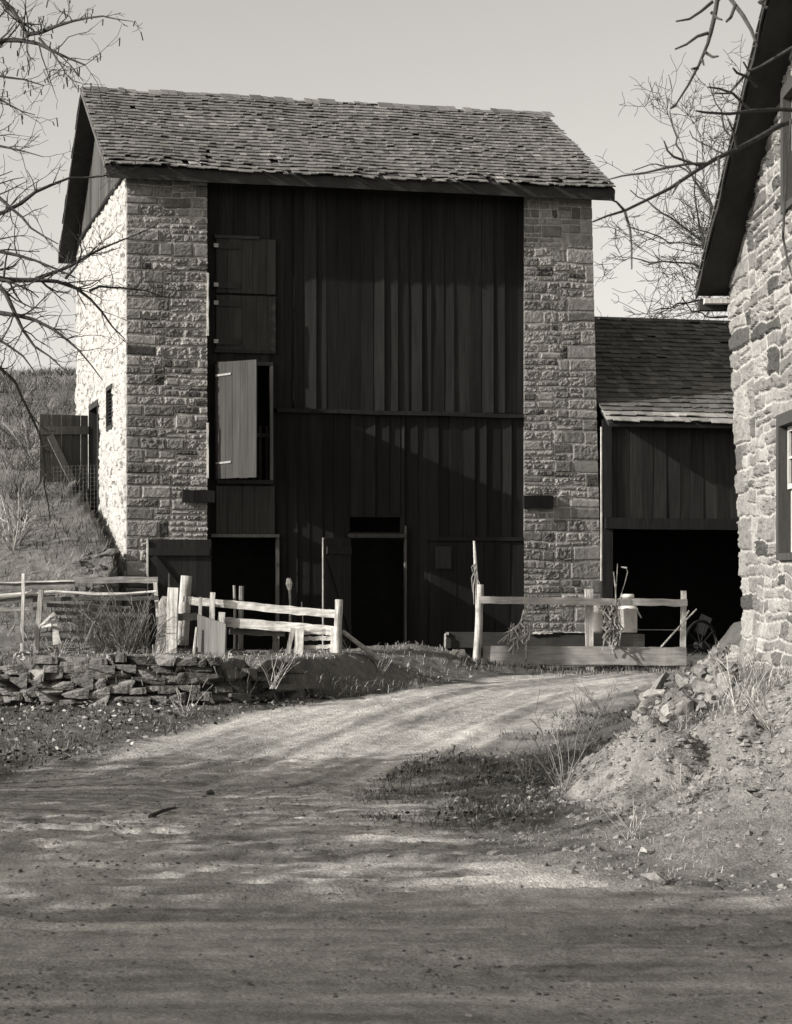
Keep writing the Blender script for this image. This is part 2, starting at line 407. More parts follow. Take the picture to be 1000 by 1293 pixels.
def panel(mb, U, V, du, dv, fn, place, keep=None, edge=(1, 1), mort_tone=1.75, mort_h=.010, lay_off=(0, 0)):
    nu = int(U / du) + 1; nv = int(V / dv) + 1
    us = np.linspace(0, U, nu); vs = np.linspace(0, V, nv)
    u, v = np.meshgrid(us, vs, indexing='ij')
    H, T, Mo = fn(u + lay_off[0], v + lay_off[1])
    T = np.where(Mo, mort_tone, T); H = np.where(Mo, mort_h * .4, H)
    e = np.ones_like(u)
    if edge[0]: e = e * sst(0, .015, u)
    if edge[1]: e = e * sst(0, .015, U - u)
    v3 = place(u, v, H * e)
    q = grid_quads(nu, nv)
    if keep is not None:
        uc = u.ravel()[q].mean(1); vc = v.ravel()[q].mean(1)
        q = q[keep(uc, vc)]
    mb.add(v3.reshape(-1, 3), q, None, T.ravel())

def cut_boxes(mb, a0, a1, b0, b1, openings, put, tone=1.0):
    """a slab with rectangular openings, as butting boxes"""
    As = sorted({a0, a1} | {min(max(o[i], a0), a1) for o in openings for i in (0, 1)})
    Bs = sorted({b0, b1} | {min(max(o[i], b0), b1) for o in openings for i in (2, 3)})
    for i in range(len(As) - 1):
        run = None
        for j in range(len(Bs) - 1):
            ca = (As[i] + As[i + 1]) / 2; cb = (Bs[j] + Bs[j + 1]) / 2
            hole = any(o[0] < ca < o[1] and o[2] < cb < o[3] for o in openings)
            if not hole:
                if run is None: run = [Bs[j], Bs[j + 1]]
                else: run[1] = Bs[j + 1]
            if hole or j == len(Bs) - 2:
                if run: put(As[i], As[i + 1], run[0], run[1])
                run = None

# ------------------------------------------------------------------ planks
def planks(mb, x0, x1, z0, z1, y, openings=(), wmin=.16, wmax=.30, th=.028, tone=1.0, tilt=.010, gap=.006, tvar=.3, ragged=0.0, top=None, offm=.010):
    """vertical boards on the plane y (front towards -y), leaving the openings free"""
    cuts = sorted({x0, x1} | {o[i] for o in openings for i in (0, 1) if x0 < o[i] < x1})
    xs = [x0]
    for c in cuts[1:]:
        while c - xs[-1] > wmax * 1.3: xs.append(xs[-1] + random.uniform(wmin, wmax))
        if c - xs[-1] < .03 and len(xs) > 1: xs[-1] = c
        else: xs.append(c)
    for i in range(len(xs) - 1):
        a, b = xs[i] + gap / 2, xs[i + 1] - gap / 2
        if b - a < .01: continue
        c = (a + b) / 2
        iv = [(z0 + random.uniform(-ragged, ragged), z1 if top is None else top(c))]
        for o in openings:
            if o[0] < c < o[1]:
                nx = []
                for (p, q) in iv:
                    if o[3] <= p or o[2] >= q: nx.append((p, q)); continue
                    if o[2] > p: nx.append((p, o[2]))
                    if o[3] < q: nx.append((o[3], q))
                iv = nx
        off = random.uniform(0, offm); tl = random.uniform(-tilt, tilt); tn = tone * random.uniform(1 - tvar, 1 + tvar)
        for (p, q) in iv:
            if q - p < .02: continue
            ya, yb = y - off - tl, y - off + tl
            nz = max(1, int((q - p) / .8)); vs = []
            tw = random.uniform(-.004, .004)
            za = 0 if top is None else (top(a) - top(c)); zb = 0 if top is None else (top(b) - top(c))
            for k in range(nz + 1):
                f = k / nz; zz = p + (q - p) * f; wv = random.uniform(-.003, .003); t_ = tw * (f - .5) * 2
                zl = zz + (za if k == nz else 0); zh = zz + (zb if k == nz else 0)
                vs += [(a, ya + wv + t_, zl), (b, yb + wv - t_, zh), (b, yb + th, zh), (a, ya + th, zl)]
            qd = [(0, 3, 2, 1)]
            for k in range(nz):
                o_ = 4 * k
                for j in range(4): qd.append((o_ + j, o_ + (j + 1) % 4, o_ + 4 + (j + 1) % 4, o_ + 4 + j))
            o_ = 4 * nz; qd.append((o_, o_ + 1, o_ + 2, o_ + 3))
            mb.add(vs, qd, None, tn)

def door_leaf(name, hinge, ang, w, z0, z1, parent, material, brace=True, tone=1.0, nb=5, straps=True, batten_side=-1, brace_flip=False):
    """plank leaf hinged at hinge (along, depth) in barn axes; ang turns it from the front line"""
    hx, hy = hinge; ca, sa = math.cos(ang), math.sin(ang)
    def T(mb):
        for i, v in enumerate(mb.v):
            x, y = v[:, 0].copy(), v[:, 1].copy()
            mb.v[i] = np.stack([hx + x * ca - y * sa, hy + x * sa + y * ca, v[:, 2]], -1)
    a = MB(); planks(a, 0, w, z0, z1, 0, wmin=w / nb * .9, wmax=w / nb * 1.02, tone=tone, tilt=.0006, tvar=.14, ragged=.006, offm=.002, gap=.004); T(a)
    leaf = a.build(name, material, parent, local=True)
    sgn = batten_side; yb = -.03 if sgn < 0 else .045
    if brace:
        b = MB()
        for zz in (z1 - .22, z0 + .25): b = MB(); b.beam((.04, yb, zz), (w - .02, yb, zz), .035, .13, tone * 1.05); T(b); b.build('batten', material, leaf, local=True)
        b = MB()
        xa, xb = (.08, w - .08) if not brace_flip else (w - .08, .08)
        b.beam((xa, yb, z0 + .33), (xb, yb, z1 - .31), .033, .12, tone * 1.05); T(b); b.build('brace', material, leaf, local=True)
    if straps:
        for zz in (z1 - .24, z0 + .27):
            b = MB(); ys = -.016 if brace is False else yb - .022
            b.beam((-.03, ys, zz), (w * .36, ys, zz + .02), .008, .035, 1.3); T(b); b.build('hinge', M_iron, leaf, local=True)
    return leaf

# ------------------------------------------------------------------ shingled slopes
def shingles(mb, x0, x1, p0, p1, expo=.205, wmin=.10, wmax=.21, miss=.012, seed=1, tone=1.0, sag=None, lift=.02, pale=None, edge_rag=.03):
    """p0=(y,z) at the eave, p1=(y,z) at the ridge, in the parent's axes"""
    r = np.random.default_rng(seed)
    p0 = np.array(p0, float); p1 = np.array(p1, float)
    L = np.linalg.norm(p1 - p0); up = (p1 - p0) / L; nrm = np.array([-up[1], up[0]])
    if nrm[1] < 0: nrm = -nrm
    V = []; Q = []; T = []; n = 0
    rows = int(L / expo)
    ex = L / rows
    for k in range(rows):
        x = x0 - r.uniform(0, .1)
        rowj = r.uniform(-.008, .008)
        while x < x1:
            w = r.uniform(wmin, wmax) * (1.4 if r.random() < .08 else 1)
            a, b = max(x, x0 - r.uniform(0, .02)), min(x + w, x1 + r.uniform(0, .03)); x += w
            if b - a < .03: continue
            if r.random() < miss * (14 if k < 2 else 4 if k < 4 else 1): continue
            s0 = k * ex + rowj + r.uniform(-.012, .012) - (edge_rag * r.random() if k == 0 else 0)
            if r.random() < .07: s0 += r.uniform(-.06, .08)
            s1 = min(s0 + ex * 1.25, L + .01); th = r.uniform(.010, .020); lf = (lift * r.random() ** 3) * (2.2 if k < 3 else 1)
            sk = r.uniform(-.01, .01); g = r.uniform(.001, .005)
            if r.random() < .02: sk = r.uniform(-.06, .06)
            tn = tone * (pale if (pale and k < 2) else 1) * r.uniform(.72, 1.25) * (1.6 if r.random() < .03 else 1) * (.5 if r.random() < .03 else 1)  # pale brightens the two eave rows as if sunlit
            for (xx, s_, nn) in ((a + g, s0 + sk, .022 + lf), (b - g, s0 - sk, .022 + lf), (b - g, s1, .004), (a + g, s1, .004),
                                 (a + g, s0 + sk, .022 + lf + th), (b - g, s0 - sk, .022 + lf + th), (b - g, s1, .012), (a + g, s1, .012)):
                q = p0 + up * s_ + nrm * nn
                zz = q[1] + (sag(xx, s_ / L) if sag else 0)
                V.append((xx, q[0], zz))
            Q += [tuple(n + j for j in f) for f in MB.BQ]
            T += [tn] * 8; n += 8
    mb.add(V, Q, None, np.array(T))

# ================================================================== THE BARN
ROT = YAW
barn = thing('stone_barn', 'tall stone barn with dark board front between two stone piers under a worn shingle roof', 'barn', (BO[0], BO[1], 0), ROT)
W = 8.80; D = 8.5; ZB = -1.75; ZE = 6.95
ZR = 9.30; RY = 3.85; EY = -.30; EZ = 7.08
slope = (ZR - EZ) / (RY - EY)
XP0 = BL(262, 500)[0]; XP1 = BL(660, 500, 0)[0]
REC = 0.25
# piers: stone face + core
core = MB(); core.box(.03, XP0 - .02, .012, .70, ZB, ZE - .06, 1.2)
panel(core, XP0, ZE - ZB, .0125, .0125, lambda u, v: ashlar(u, v, XP0, ZE - ZB, 3, 'left', rel=.82),
      lambda u, v, h: np.stack([u + .006 * fbm(v * 3, u * 0 + 2, 2, 4) * sst(.3, 1.4, u), -h, ZB + v], -1), edge=(1, 0))
core.build('stone_pier', M_stone, barn, local=True, smooth=False)
def rx_(z): return 8.62 + (ZE - z) / (ZE - ZB) * .22
core = MB(); UR = 1.0
def place_r(u, v, h):
    z = ZB + v; a = BL(657, 240)[0] + .06; xr = rx_(z)
    return np.stack([a + u * (xr - a), -h, z], -1)
URW = 8.75 - XP1
core.box(XP1 + .09, 8.58, .012, .70, ZB, ZE - .06, 1.2)
panel(core, 1.0, ZE - ZB, .0125 / URW, .0125, lambda u, v: ashlar(u * URW, v, URW, ZE - ZB, 8, 'right', rel=.6), place_r, edge=(0, 0))
core.build('stone_pier', M_stone, barn, local=True)
# right and rear walls, closed so that the inside is dark
b = MB(); b.box(8.25, 8.60, .72, D, ZB, ZE - .05); b.box(8.60, 8.68, .05, D, ZB, 3.0); b.build('side_wall', M_stone, barn, local=True)
b = MB(); b.box(.40, 8.24, D - .45, D - .02, ZB, ZE - .3); b.build('rear_wall', M_stone, barn, local=True)
# whitewashed gable wall, with a doorway and a louvred window
def GY_(px):   # depth along the gable wall seen at a pixel column
    a = (px - CX) / FPX
    return (BO[0] - a * BO[1]) / (SY + a * CY)
def GZ_(px, py):
    y = GY_(px); return (HY - py) / FPX * (BO[1] + y * CY)
win = (GY_(144), GY_(136.5), GZ_(140, 543), GZ_(140, 487))
dor = (GY_(127), GY_(115.5), GZ_(121, 650), GZ_(121, 508))
ops = [win, dor]
g = MB()
cut_boxes(g, .02, D, ZB, ZE - .05, ops, lambda a, c, z0, z1: g.box(.012, .40, a, c, z0, z1), 1)
def gfn(u, v):
    H, T, Mo = rubble(u, v, .42, .22, 31, .012, .03)
    H = H * .9 + .022 * fbm(u * 6, v * 6, 4, 33)
    T = .95 + .08 * (T - 1); bare = fbm(u * 5, v * 9, 4, 35) > .40
    T = np.where(bare, .38, T); T = np.where(Mo & (fbm(u * 2, v * 2, 2, 36) > .1), .62, T)
    return H, T, np.zeros_like(Mo)
panel(g, D, ZE + .02 - ZB, .03, .026, gfn, lambda u, v, h: np.stack([-h, u, ZB + v], -1),
      keep=lambda u, v: ~np.logical_or.reduce([(u > o[0]) & (u < o[1]) & (v + ZB > o[2]) & (v + ZB < o[3]) for o in ops]), edge=(1, 1))
g.build('gable_wall', M_white, barn, local=True)
# gable boards above the stone
g = MB()
def rake_f(y): return EZ + slope * (y - EY) - .16 if y < RY else ZR - slope * 1.02 * (y - RY) - .16
pg = MB(); planks(pg, .03, 7.9, ZE + .03, 9, 0, (), .18, .28, .03, 1.0, .004, top=lambda c: rake_f(c))
for i, v in enumerate(pg.v): pg.v[i] = np.stack([v[:, 1] - .005, v[:, 0], v[:, 2]], -1)
pg.build('gable_boards', M_grey, barn, local=True)
b = MB(); b.beam((-.03, -.02, ZE + .0), (-.03, D - .2, ZE - .03), .07, .07, .5, n=10, amp=.015); b.build('gable_sill', M_dark, barn, local=True)
# louvred window
b = MB(); y0, y1, z0, z1 = win
for (a, c, e, f) in ((y0, y0 + .07, z0, z1), (y1 - .07, y1, z0, z1), (y0 + .07, y1 - .07, z1 - .08, z1), (y0 + .07, y1 - .07, z0, z0 + .08)): b.box(-.035, .14, a, c, e, f)
wn = b.build('window', M_door, barn, local=True)
b = MB()
for k in range(9):
    zz = z0 + .12 + k * (z1 - z0 - .2) / 9
    b.hexa([(-.005, y0 + .075, zz), (-.005, y1 - .075, zz), (.07, y1 - .075, zz + .05), (.07, y0 + .075, zz + .05), (-.005, y0 + .075, zz + .012), (-.005, y1 - .075, zz + .012), (.07, y1 - .075, zz + .062), (.07, y0 + .075, zz + .062)])
b.build('louvre', M_dark, wn, local=True)
# side doorway frame and its open leaf
y0, y1, z0, z1 = dor
b = MB()
for (a, c, e, f) in ((y0, y0 + .09, z0, z1), (y1 - .09, y1, z0, z1), (y0 + .09, y1 - .09, z1 - .12, z1)): b.box(-.05, .12, a, c, e, f)
b.build('door_frame', M_door, barn, local=True)
# the leaf swings out from the far jamb, square to the wall
lw = 1.0
def gable_leaf():
    hx, hy = -.06, y1 - .05
    za, zb = z0 + .02, GZ_(117, 524)
    dirx, diry = -math.cos(.16), -math.sin(.16)
    def put(mb):
        for i, v in enumerate(mb.v):
            x, y = v[:, 0].copy(), v[:, 1].copy()
            mb.v[i] = np.stack([hx + x * dirx + y * diry * 1, hy + x * diry - y * dirx, v[:, 2]], -1)
    m = MB(); planks(m, 0, lw, za, zb, 0, (), .15, .24, .03, 2.6, .003, gap=.012, tvar=.2, ragged=.02); put(m)
    lf = m.build('side_door', M_door, barn, local=True)
    m = MB(); m.beam((.0, -.035, zb - .30), (lw + .02, -.035, zb - .33), .04, .16, 4.2); put(m); m.build('batten', M_door, lf, local=True)
    m = MB(); m.beam((.05, -.035, za + .12), (lw - .2, -.035, zb - .42), .045, .14, 5.0); put(m); m.build('brace', M_door, lf, local=True)
gable_leaf()
# roof
def sag(x, f): return -.045 * math.sin(math.pi * min(max(x / 8.6, 0), 1)) * (1 - f) + .012 * math.sin(x * 2.1 + f * 3)
rf = MB()
X0, X1 = -.39, 8.98
def slab(mb, x0, x1, p0, p1, th, tone=1.0):
    (ya, za), (yb, zb) = p0, p1
    mb.hexa([(x0, ya, za - th), (x1, ya, za - th), (x1, yb, zb - th), (x0, yb, zb - th), (x0, ya, za), (x1, ya, za), (x1, yb, zb), (x0, yb, zb)], tone)
slab(rf, X0, X1, (EY, EZ - .05), (RY, ZR - .05), .07)
slab(rf, X0, X1, (RY + .004, ZR - .05), (D + .1, ZR - .05 - slope * 1.02 * (D + .1 - RY)), .07)
roof = rf.build('roof', M_roofdk, barn, local=True)
s = MB(); shingles(s, X0, X1, (EY - .05, EZ - .03), (RY, ZR), .188, seed=4, sag=sag, miss=.0022, wmin=.075, wmax=.165)
# ridge course, a few slipped or missing
x = X0
while x < X1:
    w = random.uniform(.12, .24)
    if random.random() > .12:
        z_ = ZR + .015 + random.uniform(-.01, .025)
        s.hexa([(x, RY - .26, z_ - .135), (x + w - .006, RY - .26, z_ - .135), (x + w - .006, RY + .02, z_ + .01), (x, RY + .02, z_ + .01),
                (x, RY - .26, z_ - .12), (x + w - .006, RY - .26, z_ - .12), (x + w - .006, RY + .02, z_ + .03), (x, RY + .02, z_ + .03)], random.uniform(.5, 1.1))
    x += w
s.build('shingles', M_shing, roof, local=True)
s2 = MB(); shingles(s2, X0, X1, (D + .14, ZR - slope * 1.02 * (D + .1 - RY) - .03), (RY + .01, ZR - .01), .3, .2, .4, seed=5); s2.build('rear_shingles', M_shing, roof, local=True)
b = MB(); b.beam((X0 + .01, EY + .01, EZ - .17), (X1 - .01, EY + .01, EZ - .17), .04, .16, 1.0, n=14, amp=.006)
b.box(X0 + .05, X1 - .05, EY + .04, .0, EZ - .20, EZ - .17); b.build('eave_board', M_roofdk, roof, local=True)
b = MB(); b.beam((X0 - .012, EY + .02, EZ - .045), (X0 - .012, RY, ZR - .035), .022, .075, 1.5)
b.build('verge_board', M_grey, roof, local=True)
# ---- board front
def R4(xa, xb, ya, yb, k=REC):   # pixel box -> local x0,x1,z0,z1
    z0 = BL((xa + xb) / 2, yb, k)[1]; z1 = BL((xa + xb) / 2, ya, k)[1]
    return (BL(xa, (ya + yb) / 2, k)[0], BL(xb, (ya + yb) / 2, k)[0], z0, z1)
ZFL = -1.75
o_hatch = R4(277, 341, 461, 606)
o_ldoor = R4(269, 349, 677, 800); o_ldoor = (o_ldoor[0], o_ldoor[1], ZFL - .1, o_ldoor[3])
o_mdoor = R4(442, 510, 681, 800); o_mdoor = (o_mdoor[0], o_mdoor[1], ZFL - .1, o_mdoor[3])
o_tran = R4(443, 505, 653, 672)
zl = BL(500, 521, REC)[1]
xl, xr = XP0 - .01, XP1 + .14
b = MB()
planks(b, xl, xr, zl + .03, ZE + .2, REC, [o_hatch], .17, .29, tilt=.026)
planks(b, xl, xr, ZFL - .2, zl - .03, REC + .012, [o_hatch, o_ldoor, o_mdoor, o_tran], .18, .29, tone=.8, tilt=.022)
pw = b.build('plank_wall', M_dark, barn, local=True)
b = MB(); x_ = BL(350, 520, REC)[0]; b.beam((x_, REC - .035, zl), (xr, REC - .035, zl - .02), .07, .075, 1.1, n=8, amp=.006); b.build('ledge', M_dark, barn, local=True)
b = MB(); b.box(xl, xl + .10, REC - .07, REC - .03, ZFL, ZE - .1, .7); b.build('corner_board', M_dark, barn, local=True)
b = MB(); xq = XP0 + .012
for (ya, yb) in ((345, 424), (534, 604)):
    za, zb = BL(262, yb)[1], BL(262, ya)[1]
    b = MB(); b.beam((XP0 + .008, -.035, za), (XP0 + .008, -.035, zb), .03, .035, 1.3, n=6, amp=.005); b.build('corner_strip', M_post, barn, local=True)
# two closed hatch doors, one above the other
for (ya, yb) in ((302, 371), (374, 442)):
    q = R4(273, 348, ya, yb)
    m = MB(); planks(m, q[0], q[1], q[2], q[3], REC - .05, (), .2, .27, .03, 1.15, .004, tvar=.15)
    hd = m.build('hatch_door', M_door, barn, local=True)
    p = R4(273, 302, ya + 3, yb - 3)
    for (e, f) in ((q[2] + .08, q[2] + .19), (q[3] - .2, q[3] - .09)): m = MB(); m.box(p[0] + .02, p[1], REC - .085, REC - .072, e, f); m.build('batten', M_door, hd, local=True)
    for zz in (q[2] + .135, q[3] - .145):
        m = MB(); m.box(q[0] - .05, q[0] + .03, REC - .11, REC - .086, zz - .035, zz + .035, 2.2); m.build('hinge', M_iron, hd, local=True)
b = MB(); q = R4(273, 348, 300, 302.6); b.box(q[0] - .03, q[1] - .3, REC - .09, REC - .01, q[2], q[3] + .02, 1.2); b.build('hatch_frame', M_door, barn, local=True)
b = MB(); q = R4(273, 348, 442, 444); b.box(q[0] - .03, q[1], REC - .06, REC - .005, q[2] - .03, q[3], .8); b.build('hatch_frame', M_door, barn, local=True)
# boards below the shutter
q = R4(273, 347, 614, 674)
m = MB(); planks(m, q[0], q[1], q[2], q[3], REC - .04, (), .2, .28, .03, 1.25, .004, tvar=.15); m.build('hatch_panel', M_door, barn, local=True)
b = MB(); q = R4(266, 352, 674.5, 678.5); b.box(q[0], q[1], REC - .11, REC - .04, q[2], q[3], 1.9); b.build('door_lintel', M_grey, barn, local=True)
# open shutter and the opening behind it
h0, h1, hz0, hz1 = o_hatch
for bx in ((h0 - .09, h0 - .03, REC - .20, REC - .01, hz0, hz1 - .006, 1.0), (h0 - .04, h1 + .05, REC - .06, REC + .05, hz1 - .005, hz1 + .06, 1.2), (h0 - .04, h1 + .05, REC - .06, REC + .05, hz0 - .07, hz0, 1.0), (h1, h1 + .055, REC - .055, REC + .05, hz0 + .004, hz1 - .008, 4.5)):  # right piece much paler: its sunlit side is put into the tone
    b = MB(); b.box(*bx); b.build('hatch_frame', M_door, barn, local=True)
sw = (h1 - h0) * .93
leaf = door_leaf('hatch_shutter', (h0 - .06, REC - .21), -math.radians(47), sw, hz0 + .01, hz1 + .02, barn, M_grey, brace=False, nb=5, tone=.78)
b = MB(); q = R4(318, 341, 548, 600, REC + .5)
zt = BL(330, 547, REC + .5)[1]; zb_ = BL(330, 606, REC + .5)[1]
b.box(q[0] - .5, q[1] + .3, REC + .5, REC + .54, zt - .07, zt, 1.4)
for k in range(9): b.box(q[0] - .45 + k * .12, q[0] - .40 + k * .12, REC + .545, REC + .57, zb_ - .3, zt + .14, 1.0)
b.build('hay_rack', M_grey, barn, local=True)
# jambs, transom, doors
b = MB(); b.box(o_ldoor[1], o_ldoor[1] + .05, REC - .06, REC + .06, ZFL, o_ldoor[3] - .01, 3.0); b.build('door_jamb', M_door, barn, local=True)  # jamb tone raised to paint its sunlit line
b = MB(); b.box(o_mdoor[1], o_mdoor[1] + .03, REC - .05, REC + .05, ZFL, o_mdoor[3] + .25, 2.6); b.build('door_jamb', M_door, barn, local=True)  # this jamb is painted bright as if sunlit too
b = MB(); q = R4(440, 512, 674, 679); b.box(q[0], q[1], REC - .07, REC + .06, q[2], q[3], 1.5); b.build('door_lintel', M_door, barn, local=True)
b = MB(); q = R4(538, 664, 678, 683); b.box(q[0], q[1], REC - .06, REC - .005, q[2], q[3], .9); b.build('door_lintel', M_dark, barn, local=True)
q = R4(541, 662, 684, 812); m = MB(); planks(m, q[0], q[1], ZFL, q[3], REC - .03, (), .22, .30, .03, .7, .004, tvar=.12); cd = m.build('closed_door', M_dark, barn, local=True)
q = R4(549, 569, 690, 718, REC - .06); m = MB(); m.box(q[0], q[1], REC - .064, REC - .055, q[2], q[3], .9); m.build('door_panel', M_door, cd, local=True)
# the leaf beside the main door swings out towards the yard
wl = 1.02
leaf = door_leaf('stable_door', (o_mdoor[0] - .01, REC - .06), math.pi + math.radians(50), wl, -1.42, o_mdoor[3] + .01, barn, M_door, brace=True, tone=.75, straps=False, batten_side=1)
m = MB(); ex, ey = o_mdoor[0] - .01 + wl * math.cos(math.pi + math.radians(50)), REC - .06 + wl * math.sin(math.pi + math.radians(50))
m.box(ex - .022, ex - .004, ey - .02, ey + .03, -1.42, o_mdoor[3] + .01, .75); m.build('lit_door_edge', M_post, leaf, local=True)  # pale strip paints the bright sunlit edge of the leaf
# leaf folded back against the left pier
q = R4(188, 268, 681, 760, -.10)
leaf = door_leaf('stable_door', (q[1] - .01, -.09), math.pi, q[1] - q[0], -1.30, q[3], barn, M_door, brace=True, tone=.62, straps=False, batten_side=1, nb=4, brace_flip=False)
m = MB(); m.box(q[0] - .028, q[0] - .004, -.14, -.075, -1.3, q[3] - .02, 1.0); m.build('lit_door_edge', M_post, leaf, local=True)  # pale strip again, for the sunlit left edge of this leaf
# beam stubs let into the piers
b = MB(); q = R4(230, 262, 619, 634, 0); b.beam((q[0], -.05, (q[2] + q[3]) / 2 + .01), (q[1] + .12, -.05, (q[2] + q[3]) / 2 - .01), .14, q[3] - q[2], .8, n=3, amp=.01); b.build('beam_end', M_dark, barn, local=True)
b = MB(); q = R4(666, 696, 626, 642, 0); b.beam((q[0] - .1, -.04, (q[2] + q[3]) / 2), (q[1], -.04, (q[2] + q[3]) / 2), .12, q[3] - q[2], .45, n=3, amp=.008); b.build('beam_end', M_dark, barn, local=True)
# black partition added so that no light leaks behind the boards
b = MB(); b.box(.72, 8.24, REC + .9, REC + .95, ZB, ZE + .5); b.build('blackout_partition', M_black, barn, local=True)
for xq in (XP0 - .02, XP1): b = MB(); b.box(xq, xq + .08, REC + .06, .9, ZB, ZE - .4, .5); b.build('blackout_side', M_black, barn, local=True)

# ================================================================== THE SHED
shed = thing('wooden_shed', 'low board shed with shingle roof and open dark bay, joined to the barn', 'shed', (BO[0], BO[1], 0), ROT)
SX0, SX1 = 8.87, 13.6
SEY, SEZ = -.42, 2.74; SRY = 2.95; SRZ = 5.08
zbm0, zbm1 = BL(840, 668)[1], BL(840, 654)[1]
b = MB(); planks(b, SX0 + .02, SX1, zbm1 - .02, 2.92, -.045, (), .2, .28, tone=1.5, tilt=.014); b.build('plank_wall', M_dark, shed, local=True)
b = MB(); b.beam((SX0 - .02, -.09, (zbm0 + zbm1) / 2), (SX1, -.09, (zbm0 + zbm1) / 2 - .03), .10, zbm1 - zbm0, 1.0, n=6, amp=.006); b.build('lintel', M_dark, shed, local=True)
q0 = BL(758, 700, -.05)[0]; q1 = BL(772, 700, -.05)[0]
b = MB(); b.box(q0 + .01, q1, -.10, .06, -1.75, zbm0 - .004, 1.2); b.box(q0 + .01, q1 - .02, -.095, -.078, zbm1 + .004, 2.8, 1.4); b.build('corner_post', M_dark, shed, local=True)
b = MB(); b.box(q0 - .012, q0 + .008, -.10, -.06, -.2, 2.66, 1.0); b.build('corner_strip', M_post, shed, local=True)
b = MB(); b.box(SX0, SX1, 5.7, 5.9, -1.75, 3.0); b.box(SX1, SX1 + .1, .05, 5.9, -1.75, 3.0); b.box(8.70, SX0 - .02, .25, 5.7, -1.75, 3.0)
b.box(SX0, SX1, .1, 5.69, 2.5, 2.56); b.box(SX0, SX1 - .01, 3.2, 3.3, -1.75, 2.49); b.build('shade_backing', M_black, shed, local=True)
rf = MB(); slab(rf, SX0 - .06, SX1, (SEY, SEZ - .03), (SRY, SRZ - .03), .06); slab(rf, SX0 - .06, SX1, (SRY + .004, SRZ - .03), (6.2, SRZ - .03 - .7 * (6.2 - SRY)), .06)
srf = rf.build('roof', M_roofdk, shed, local=True)
s = MB(); shingles(s, SX0 - .10, SX1, (SEY - .04, SEZ), (SRY, SRZ), .17, .12, .24, seed=9, miss=.001, pale=2.4, lift=.02, edge_rag=.05); s.build('shingles', M_shing2, srf, local=True)  # eave rows raised in tone to imitate a sunlit strip

# ================================================================== THE HOUSE
HX = 3.88; HN = 14.0; HF = 24.46
house = thing('stone_house', 'rubble stone house end with pale mortar and a steep dark overhanging roof edge', 'house', (HX, 19.0, -1.0))
RIDY, RIDZ = 19.2, 5.74; FEY, FEZ = 24.55, 3.27
hs = (RIDZ - FEZ) / (FEY - RIDY)
NEY = RIDY - (FEY - RIDY)
def roofz(Y): return RIDZ - hs * abs(Y - RIDY)
w1 = (20.05, 21.26, .17, 1.56); w2 = (19.8, 21.02, 3.62, 4.80)
hops = [w1, w2]
def lean(Y, z): return -.262 * np.clip(2.98 - z, -1, 5) * sst(22.0, 24.4, Y)
hw = MB(); VH = 7.0; VB = -1.45
def hplace(u, v, h):
    Y = 18.2 + u; z = VB + v
    flare = .10 * sst(-.5, -1.2, z)
    return np.stack([HX - h - flare, Y + lean(Y, z) + h * .4 * sst(HF - .05, HF, Y), z], -1)
panel(hw, HF - 18.2, VH, .02, .0135, lambda u, v: ashlar(u / 2.1, v, (HF - 18.2) / 2.1, VH, 71, 'right', .06, 1.05, .009, .95), hplace,
      keep=lambda u, v: (v + VB < RIDZ - hs * np.abs(18.2 + u - RIDY) - .02) & ~np.logical_or.reduce([(u + 18.2 > o[0]) & (u + 18.2 < o[1]) & (v + VB > o[2]) & (v + VB < o[3]) for o in hops]),
      edge=(0, 0), mort_tone=1.75, mort_h=.006)
hw.build('gable_wall', M_house, house)
hc = MB()
cut_boxes(hc, 18.2, 23.2, VB, 3.4, hops, lambda a, c, z0, z1: hc.box(HX + .06, HX + .45, a, c, z0, z1))
cut_boxes(hc, 18.2, 22.2, 3.4, 4.2, hops, lambda a, c, z0, z1: hc.box(HX + .06, HX + .45, a, c, z0, z1))
cut_boxes(hc, 18.2, 21.3, 4.2, 4.7, hops, lambda a, c, z0, z1: hc.box(HX + .06, HX + .45, a, c, z0, z1))
hc.box(HX + .0, HX + .45, HN + .2, 18.19, VB, 3.2)
hc.hexa([(HX, HN + .2, 3.2), (HX + .45, HN + .2, 3.2), (HX + .45, 18.19, 3.2), (HX, 18.19, 3.2), (HX, HN + .21, roofz(HN + .2) - .1), (HX + .45, HN + .21, roofz(HN + .2) - .1), (HX + .45, 18.19, roofz(18.19) - .12), (HX, 18.19, roofz(18.19) - .12)])
hc.hexa([(HX + .06, 22.8, VB), (11, 22.8, VB), (11, 23.25, VB), (HX + .06, 23.25, VB), (HX + .06, 23.7, 3.2), (11, 23.7, 3.2), (11, 24.3, 3.2), (HX + .06, 24.3, 3.2)])
hc.box(HX + .46, 11, HN + .2, HN + .6, VB, 3.2); hc.box(10.6, 11, HN + .61, 22.7, VB, 3.2)
hc.build('wall_core', M_house, house)
